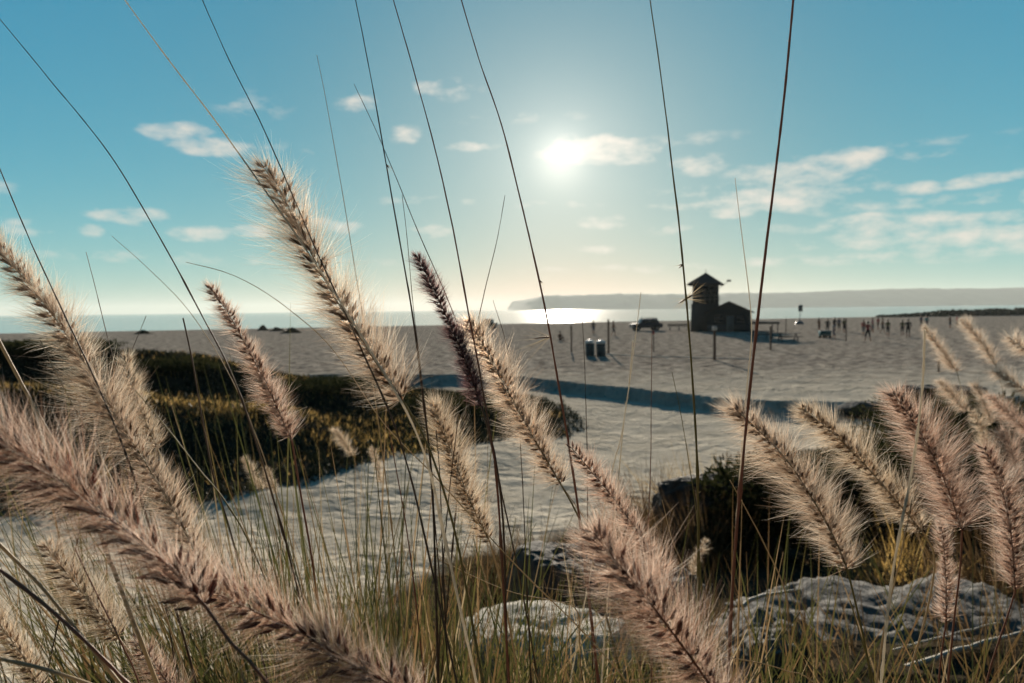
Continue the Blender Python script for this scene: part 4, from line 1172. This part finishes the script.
# sign by the shore
M['sign'] = plain('dark_blue_sign', (.02, .07, .10), .5)
p, d = on_sand(799.5, 324)
e = empty('sign_post', p); prop(e, 'dark square sign on a pole at the shoreline right of the shade shelter', 'sign')
g = Geo(); g.tube([(0, 0, 0), (.12, 0, 2.1)], .06, 8); ring_profile(g, [(.75, 0), (.62, .3), (.3, .55), (.05, .62)], 12); link_mesh('pole', g.mesh('pole', True), M['sign'], e)
hh = (324 - 305) / F * d
g = Geo(); g.box((.15, 0, hh - .55), (.75, .06, 1.15)); link_mesh('panel', g.mesh('panel'), M['sign'], e)

# ------------------------------------------------------------------ vehicles
M['paint_navy'] = plain('navy_paint', (.02, .035, .07), .3, var=.1)
M['paint_black'] = plain('charcoal_paint', (.02, .022, .026), .35, var=.1)
M['glass'] = plain('tinted_glass', (.03, .04, .05), .1, var=.1, spec=.8)
M['lamp'] = plain('lamp_lens', (.5, .3, .25), .2, var=.1)


def vehicle(name, px, by, rz, prof, cab, wid, wheels, wr, paint, lab, rack=False):
    """prof: side outline of the lower body (x, z); cab: outline of the cabin."""
    p, d = on_sand(px, by); e = empty(name, p, rz); prop(e, lab, 'vehicle')

    def extr(pts, w, w2, bev):
        bm = bmesh.new(); A = [bm.verts.new((x, -w / 2 if z < cab[0][1] + .02 else -w2 / 2, z)) for x, z in pts]
        B = [bm.verts.new((x, w / 2 if z < cab[0][1] + .02 else w2 / 2, z)) for x, z in pts]
        n = len(pts)
        bm.faces.new(A); bm.faces.new(B[::-1])
        for i in range(n): bm.faces.new((A[i], B[i], B[(i + 1) % n], A[(i + 1) % n]))
        bmesh.ops.recalc_face_normals(bm, faces=bm.faces)
        bmesh.ops.bevel(bm, geom=list(bm.edges), offset=bev, segments=2, affect='EDGES')
        return bm
    link_mesh('body', bm_mesh('body', extr(prof, wid, wid, .05)), M[paint], e)
    link_mesh('cabin', bm_mesh('cabin', extr(cab, wid * .96, wid * .80, .04)), M[paint], e)
    x0, x1 = cab[0][0], cab[-1][0]; z0 = cab[0][1] + .10; z1 = max(z for _, z in cab) - .10
    for s in (-1, 1):
        y0, y1 = s * wid * .487, s * wid * .425
        for a, b in ((.16, .48), (.54, .84)):
            xa, xb = x0 + (x1 - x0) * a, x0 + (x1 - x0) * b
            g = Geo(); V = [(xa, y0, z0), (xb, y0, z0), (xb, y1, z1), (xa, y1, z1)]; V += [(x, y + s * .012, z) for x, y, z in V]
            g.add(V, [(0, 1, 2, 3), (7, 6, 5, 4), (0, 4, 5, 1), (1, 5, 6, 2), (2, 6, 7, 3), (3, 7, 4, 0)]); link_mesh('window', g.mesh('window'), M['glass'], e)
        for wx in wheels:
            n = 22; an = np.linspace(0, 2 * np.pi, n, endpoint=False)
            def lathe(prof2, nm, mat):
                g = Geo(); q = np.array(prof2)
                V = np.stack([wx + q[:, 1:2] * np.cos(an), np.repeat(s * (wid / 2 - .10) + s * q[:, 0:1], n, 1), wr + q[:, 1:2] * np.sin(an)], -1)
                g.add(V, [(i * n + k, i * n + (k + 1) % n, (i + 1) * n + (k + 1) % n, (i + 1) * n + k) for i in range(len(q) - 1) for k in range(n)])
                return g.mesh(nm, True)
            w = link_mesh('wheel', lathe([(-.12, wr * .5), (-.12, wr * .9), (-.08, wr), (.08, wr), (.12, wr * .9), (.12, wr * .6)], 'tyre', 0), M['black_rubber'], e)
            link_mesh('rim', lathe([(.12, wr * .6), (.08, wr * .5), (.07, .04), (.09, .01)], 'rim', 0), M['steel'], w)
        g = Geo(); g.box((prof[0][0] + .015, s * wid * .36, .78), (.06, .26, .14)); link_mesh('headlight', g.mesh('lamp'), M['lamp'], e)
    if rack:
        g = Geo(); zz = max(z for _, z in cab) + .08
        for s in (-1, 1): g.tube([(x0 + .35, s * wid * .36, zz), (x1 - .3, s * wid * .36, zz)], .03, 6)
        for q in np.linspace(x0 + .4, x1 - .35, 4): g.tube([(q, -wid * .36, zz), (q, wid * .36, zz)], .025, 6); 
        link_mesh('roof_rack', g.mesh('rack'), M['black_rubber'], e)


vehicle('beach_truck', 646, 330.5, .12, [(-2.15, .40), (-2.15, .95), (-1.2, 1.03), (2.15, 1.03), (2.15, .45), (1.7, .38), (-1.7, .38)],
        [(-1.15, 1.02), (-.65, 1.66), (1.35, 1.70), (1.75, 1.02)], 1.8, (-1.35, 1.3), .38, 'paint_navy', 'dark blue off road truck parked on the sand left of the lookout building', True)
vehicle('beach_buggy', 487, 328.5, -.3, [(-1.55, .42), (-1.55, .85), (-.9, .98), (1.6, .98), (1.6, .50), (1.2, .40), (-1.2, .40)],
        [(-.85, .97), (-.35, 1.62), (.95, 1.62), (1.05, .97)], 1.6, (-1.0, 1.0), .36, 'paint_black', 'small charcoal beach vehicle by the water behind the plump cream plume')

# kelp heaps at the tide line
def kelp(px, by, w, h, lab, seed):
    rng = np.random.default_rng(seed); p, d = on_sand(px, by); g = Geo()
    n = 420
    u = rng.normal(0, .33, (n, 2)) * (w, w * .5); e_ = np.exp(-((u[:, 0] / w * 1.7) ** 2 + (u[:, 1] / w * 3) ** 2))
    C0 = np.stack([u[:, 0], u[:, 1], e_ * h * rng.uniform(.2, 1, n)], 1); dd = norm(rng.normal(size=(n, 3)) * (1, 1, .45))
    C = C0[:, None, :] + dd[:, None, :] * np.array([-.3, 0, .3])[None, :, None]; C[:, :, 2] = np.maximum(C[:, :, 2], -.02)
    g.ribbons(C, np.tile([[.05, .13, .04]], (n, 1)), perp(dd, rng))
    prop(link_mesh('kelp_heap', g.mesh('kelp'), M['ice_plant'], loc=p), lab, 'kelp heap', 'kelp heaps along the tide line')


kelp(292, 333, 1.6, .8, 'largest dark kelp heap at the tide line above the wide dark shrub', 3)
kelp(277, 331, 1.2, .6, 'low dark kelp heap beside the largest heap at the tide line', 4)
kelp(263, 330.5, 1.0, .9, 'small peaked dark kelp heap at the tide line near the slim pink plume', 5)
kelp(143, 334, 1.3, .6, 'small dark kelp heap at the tide line just right of the long beige plume', 6)

# ------------------------------------------------------------------ the lookout building
M['shingle'] = plain('dark_shingle', (.018, .02, .023), .85, var=.15, scale=9, bump=.4)
M['wall'] = plain('grey_green_siding', (.022, .034, .042), .8, var=.06, scale=3)
M['stone'] = plain('base_masonry', (.06, .07, .075), .85, var=.3, scale=5, bump=.3)
M['dark_glass'] = plain('dark_window', (.015, .02, .025), .15, spec=.7)
M['trim'] = plain('weathered_trim', (.22, .22, .21), .7)
pb, db = on_sand(712, 331)
e = empty('lookout_building', (pb[0], pb[1], gz(pb[0], pb[1]) - .05), R(-18))
prop(e, 'dark beach lookout building with a pyramid roofed tower and a gabled wing', 'building')
S = db / F * 1.0                       # metres per pixel at the tower
hz_ = lambda y: CAMZ + (HZ(712) - y) * S
tx = (706 - 712) * S; tw = 24 * S; eav = hz_(284.5); apx = hz_(272); mid = hz_(303)
g = Geo(); g.box((tx - .05, 0, mid / 2), (tw * 1.13, tw * 1.13, mid), taper=.93); g.box((tx, 0, (mid + eav) / 2), (tw, tw, eav - mid + .02)); w = link_mesh('tower_wall', g.mesh('wall'), M['wall'], e)
g = Geo(); o = 34 * S / 2
bm = bmesh.new(); b4 = [bm.verts.new((tx + sx * o, sy * o, eav - .05)) for sx, sy in ((-1, -1), (1, -1), (1, 1), (-1, 1))]; b5 = [bm.verts.new((v.co.x, v.co.y, eav + .12)) for v in b4]; ap = bm.verts.new((tx, 0, apx))
bm.faces.new(b4[::-1])
for q in range(4):
    bm.faces.new((b4[q], b4[(q + 1) % 4], b5[(q + 1) % 4], b5[q])); bm.faces.new((b5[q], b5[(q + 1) % 4], ap))
rf = link_mesh('tower_roof', bm_mesh('roof', bm), M['shingle'], e)
g = Geo(); g.tube([(tx, 0, apx - .05), (tx, 0, apx + .45)], .04, 6); link_mesh('finial', g.mesh('finial'), M['trim'], rf)
for q in range(3):
    g = Geo(); g.box((tx + (q - 1) * tw * .31, -tw / 2 - .02, (eav - .75)), (tw * .25, .06, .95)); wn = link_mesh('window', g.mesh('win'), M['dark_glass'], e)
    g = Geo(); g.box((tx + (q - 1) * tw * .31, -tw / 2 - .045, eav - 1.27), (tw * .28, .12, .07)); link_mesh('sill', g.mesh('sill'), M['trim'], wn)
# balcony rail round the cab
g = Geo()
for zz in (mid + .55, mid + .95): 
    for a, b in (((-1, -1), (1, -1)), ((1, -1), (1, 1)), ((-1, -1), (-1, 1))):
        g.tube([(tx + a[0] * tw * .57, a[1] * tw * .57, zz), (tx + b[0] * tw * .57, b[1] * tw * .57, zz)], .025, 6)
for q in np.linspace(-1, 1, 7): g.tube([(tx + q * tw * .57, -tw * .57, mid), (tx + q * tw * .57, -tw * .57, mid + .95)], .02, 5)
link_mesh('balcony_rail', g.mesh('rail'), M['trim'], e)
g = Geo(); g.tube([(tx + tw / 2, 0, eav - .5), (tx + tw / 2 + 1.3, 0, eav + .45)], .03, 6); g.box((tx + tw / 2 + 1.35, 0, eav + .5), (.5, .3, .25)); link_mesh('loudspeaker', g.mesh('speaker'), M['trim'], e)
# wing: gable end towards the camera
gx = (729 - 712) * S; hw = 21.5 * S; ra = hz_(301.5); re = hz_(311.5); dep = 7.0; y0 = -tw * .35
bm = bmesh.new()
out = [(gx - hw * .92, 0), (gx + hw * .92, 0), (gx + hw * .92, re), (gx, ra - .12), (gx - hw * .92, re)]
A = [bm.verts.new((x, y0 - 2.2, z)) for x, z in out]; B = [bm.verts.new((x, y0 - 2.2 + dep, z)) for x, z in out]
bm.faces.new(A); bm.faces.new(B[::-1])
for q in range(5): bm.faces.new((A[q], B[q], B[(q + 1) % 5], A[(q + 1) % 5]))
bmesh.ops.recalc_face_normals(bm, faces=bm.faces)
link_mesh('wing_wall', bm_mesh('wing', bm), M['wall'], e)
for s in (-1, 1):
    g = Geo(); th = .16
    q0, q1 = np.array((gx, ra)), np.array((gx + s * hw * 1.08, re - .10))
    V = []
    for yy in (y0 - 2.6, y0 - 2.2 + dep + .3):
        V += [(q0[0], yy, q0[1] - .1), (q1[0], yy, q1[1] - .1), (q1[0], yy, q1[1] + th - .1), (q0[0], yy, q0[1] + th - .1)]
    g.add(V, [(0, 1, 2, 3), (7, 6, 5, 4), (0, 4, 5, 1), (1, 5, 6, 2), (2, 6, 7, 3), (3, 7, 4, 0)]); link_mesh('wing_roof', g.mesh('wroof'), M['shingle'], e)
g = Geo(); g.box((gx, y0 - 2.24, .45), (hw * 1.88, .1, .9)); link_mesh('masonry_base', g.mesh('base'), M['stone'], e)
for q in (-.45, .5):
    g = Geo(); g.box((gx + q * hw, y0 - 2.23, 1.75), (.9, .08, .8)); wn = link_mesh('window', g.mesh('win2'), M['dark_glass'], e)
    g = Geo(); g.box((gx + q * hw, y0 - 2.27, 1.32), (1.0, .14, .06)); link_mesh('sill', g.mesh('sill2'), M['trim'], wn)
g = Geo(); g.box((gx + .05 * hw, y0 - 2.28, 1.05), (.9, .06, 2.05)); dr = link_mesh('door', g.mesh('door'), M['trim'], e)
g = Geo(); g.tube([(gx + .05 * hw + .35, y0 - 2.33, 1.0), (gx + .05 * hw + .35, y0 - 2.33, 1.15)], .02, 6); link_mesh('handle', g.mesh('handle'), M['steel'], dr)

# ------------------------------------------------------------------ haze
hz = Geo(); hz.box((0, 6200, 64), (25400, 12800, 140))
hm, nt, out = new_mat('sea_haze')
pv = N(nt, 'ShaderNodeVolumePrincipled'); pv.inputs['Color'].default_value = (.74, .80, .78, 1); pv.inputs['Density'].default_value = 1.15e-4; pv.inputs['Anisotropy'].default_value = 0.22
nt.links.new(pv.outputs[0], out.inputs['Volume'])
ho = link_mesh('haze', hz.mesh('haze'), hm); prop(ho, kind='stuff')

# ------------------------------------------------------------------ sun and sky
SUN = ray(560, 158)
sun_el = math.asin(SUN.z); sun_az = math.atan2(SUN.x, SUN.y)
sd = bpy.data.lights.new('sun', 'SUN'); sd.energy = 5.0; sd.angle = R(0.53); sd.color = (1.0, .89, .74)
so = bpy.data.objects.new('sun', sd); COL.objects.link(so); so.rotation_euler = SUN.to_track_quat('Z', 'Y').to_euler(); so.location = (0, 0, 50)

world = bpy.data.worlds.new('World'); scene.world = world; world.use_nodes = True
nt = world.node_tree; nt.nodes.clear()
wo = N(nt, 'ShaderNodeOutputWorld'); bg = N(nt, 'ShaderNodeBackground')
sky = N(nt, 'ShaderNodeTexSky', sky_type='NISHITA'); sky.sun_disc = False; sky.sun_elevation = sun_el; sky.sun_rotation = sun_az
sky.air_density = 1.0; sky.dust_density = 0.10; sky.ozone_density = 2.0; sky.altitude = 0
bg.inputs['Strength'].default_value = 0.05
tc = N(nt, 'ShaderNodeTexCoord')
nrm = N(nt, 'ShaderNodeVectorMath', operation='NORMALIZE'); nt.links.new(tc.outputs['Generated'], nrm.inputs[0])
sep = N(nt, 'ShaderNodeSeparateXYZ'); nt.links.new(nrm.outputs[0], sep.inputs[0])


def mth(op, a, b=None, c=None, clamp=False):
    n = N(nt, 'ShaderNodeMath', operation=op); n.use_clamp = clamp
    for k, v in enumerate((a, b, c)):
        if v is None: continue
        if isinstance(v, (int, float)): n.inputs[k].default_value = v
        else: nt.links.new(v, n.inputs[k])
    return n.outputs[0]


az = mth('ARCTAN2', sep.outputs['X'], sep.outputs['Y']); el = mth('ARCSINE', sep.outputs['Z'])
cmb = N(nt, 'ShaderNodeCombineXYZ'); nt.links.new(az, cmb.inputs[0]); nt.links.new(mth('MULTIPLY', el, 2.2), cmb.inputs[1])
nz = N(nt, 'ShaderNodeTexNoise', i_Scale=26.0, i_Detail=7.0, i_Roughness=0.58); nt.links.new(cmb.outputs[0], nz.inputs['Vector'])
nz2 = N(nt, 'ShaderNodeTexNoise', i_Scale=11.0, i_Detail=4.0); nt.links.new(cmb.outputs[0], nz2.inputs['Vector'])
sw = N(nt, 'ShaderNodeSeparateXYZ'); nt.links.new(nz2.outputs['Color'], sw.inputs[0])
azw = mth('MULTIPLY_ADD', mth('SUBTRACT', sw.outputs[0], .5), .030, az); elw = mth('MULTIPLY_ADD', mth('SUBTRACT', sw.outputs[1], .5), .016, el)
CL = [(175, 131, 34, 9, .9), (215, 148, 42, 9, .8), (130, 214, 36, 8, .8), (205, 233, 36, 8, .9), (252, 231, 26, 6, .7), (25, 229, 26, 8, .7), (88, 231, 14, 6, .7), (335, 225, 26, 8, .6), (250, 108, 40, 14, .35),
      (440, 90, 48, 10, .5), (358, 104, 26, 9, .55), (405, 135, 22, 9, .55), (470, 147, 32, 6, .5), (600, 150, 62, 13, 1.0), (632, 152, 36, 12, .9), (702, 164, 30, 10, .9), (845, 160, 40, 11, 1.0), (800, 172, 66, 14, .8),
      (772, 200, 66, 13, .95), (735, 209, 34, 9, .8), (916, 188, 24, 7, .9), (975, 181, 34, 6, .9), (1016, 175, 16, 6, .7), (900, 222, 80, 9, .9), (955, 236, 110, 11, .75), (1012, 215, 26, 6, .7),
      (435, 231, 28, 7, .5), (606, 221, 34, 7, .6), (680, 229, 34, 6, .45), (596, 249, 22, 5, .5), (850, 242, 60, 7, .5), (690, 140, 60, 8, .3), (880, 232, 60, 8, .6), (780, 228, 60, 6, .3),
      (760, 186, 120, 7, .45), (900, 205, 150, 6, .42), (960, 252, 160, 6, .5), (820, 262, 170, 6, .42), (640, 268, 150, 5, .4), (300, 262, 150, 5, .35), (120, 255, 140, 5, .35), (520, 118, 80, 6, .30), (900, 158, 80, 5, .32), (430, 200, 60, 5, .35), (690, 205, 50, 5, .5), (560, 205, 50, 4, .35), (940, 140, 70, 5, .25), (990, 200, 60, 5, .55), (860, 190, 40, 5, .5), (270, 150, 50, 6, .35), (-60, 180, 50, 12, .9), (-140, 230, 60, 10, .8), (1090, 190, 50, 12, .9), (1160, 225, 80, 12, .8), (1100, 240, 80, 9, .8)]
acc = None
for (cx, cy, a, b, s) in CL:
    v = ray(cx, cy); a0 = math.atan2(v.x, v.y); e0 = math.asin(v.z)
    u = mth('DIVIDE', mth('SUBTRACT', azw, a0), a * 1.15 / F); w = mth('DIVIDE', mth('SUBTRACT', elw, e0), b * 1.25 / F)
    q = mth('MULTIPLY', mth('SUBTRACT', 1.0, mth('ADD', mth('MULTIPLY', u, u), mth('MULTIPLY', w, w)), clamp=True), s)
    acc = q if acc is None else mth('MAXIMUM', acc, q)
dens = mth('MULTIPLY', mth('SUBTRACT', mth('MULTIPLY_ADD', mth('SUBTRACT', nz.outputs['Fac'], .5), 2.6, acc), .20), 1.0, clamp=True)
dens = mth('MULTIPLY', mth('MULTIPLY', dens, mth('MULTIPLY', acc, 2.5, clamp=True)), .85)
# aureole of the veiled sun
dot = N(nt, 'ShaderNodeVectorMath', operation='DOT_PRODUCT'); nt.links.new(nrm.outputs[0], dot.inputs[0]); dot.inputs[1].default_value = SUN
dc = mth('MAXIMUM', dot.outputs['Value'], 0.0)
glow = mth('ADD', mth('MULTIPLY', mth('POWER', dc, 1800.0), 4.5), mth('ADD', mth('MULTIPLY', mth('POWER', dc, 260.0), 2.3), mth('ADD', mth('MULTIPLY', mth('POWER', dc, 40.0), 2.2), mth('MULTIPLY', mth('POWER', dc, 12.0), .35))))
# graded sky: teal overhead, cream horizon, unseen side dimmed to deepen the shade
srgb = N(nt, 'ShaderNodeSeparateColor'); nt.links.new(sky.outputs[0], srgb.inputs[0])
antisun_dim = N(nt, 'ShaderNodeMapRange', interpolation_type='SMOOTHSTEP'); antisun_dim.inputs['From Min'].default_value = -.2; antisun_dim.inputs['From Max'].default_value = .72; antisun_dim.inputs['To Min'].default_value = .16; antisun_dim.inputs['To Max'].default_value = 1.0
dot0 = N(nt, 'ShaderNodeVectorMath', operation='DOT_PRODUCT'); nt.links.new(nrm.outputs[0], dot0.inputs[0]); dot0.inputs[1].default_value = SUN
nt.links.new(dot0.outputs['Value'], antisun_dim.inputs['Value'])
warm = mth('POWER', mth('MAXIMUM', dot0.outputs['Value'], 0.0), 11.0)
tcol = N(nt, 'ShaderNodeCombineColor')
for k, (gain, pw) in enumerate(((1.08, 1.24), (.685, .60), (.61, .42))):
    base = mth('MULTIPLY', srgb.outputs[k], .0637 * (.50, .76, .78)[k])
    val = mth('MULTIPLY', mth('POWER', base, pw), gain / .0637)
    nt.links.new(mth('MULTIPLY', mth('MULTIPLY', val, antisun_dim.outputs[0]), mth('MULTIPLY_ADD', warm, (-.02, -.28, -.34)[k], (.92, .93, .96)[k])), tcol.inputs[k])
cm = N(nt, 'ShaderNodeMix', data_type='RGBA'); cm.inputs['B'].default_value = (8.7, 7.9, 6.9, 1)
nt.links.new(dens, cm.inputs['Factor']); nt.links.new(tcol.outputs[0], cm.inputs['A'])
gc = N(nt, 'ShaderNodeMix', data_type='RGBA', blend_type='MULTIPLY'); gc.inputs['Factor'].default_value = 1.0; gc.inputs['A'].default_value = (1, .87, .72, 1)
nt.links.new(glow, gc.inputs['B'])
ad = N(nt, 'ShaderNodeMix', data_type='RGBA', blend_type='ADD'); ad.inputs['Factor'].default_value = 1.0
nt.links.new(cm.outputs['Result'], ad.inputs['A']); nt.links.new(gc.outputs['Result'], ad.inputs['B'])
nt.links.new(ad.outputs['Result'], bg.inputs['Color']); nt.links.new(bg.outputs[0], wo.inputs['Surface'])

# ------------------------------------------------------------------ render settings
vs = scene.view_settings
vs.view_transform = 'Standard'; vs.look = 'None'; vs.exposure = 0.90; vs.gamma = 1.0; vs.use_curve_mapping = False
scene.render.engine = 'CYCLES'
cy = scene.cycles
cy.use_denoising = True; cy.denoiser = 'OPENIMAGEDENOISE'
cy.max_bounces = 7; cy.diffuse_bounces = 4; cy.glossy_bounces = 2; cy.transmission_bounces = 6; cy.volume_bounces = 1; cy.transparent_max_bounces = 4
cy.sample_clamp_indirect = 6.0; cy.caustics_reflective = False; cy.caustics_refractive = False
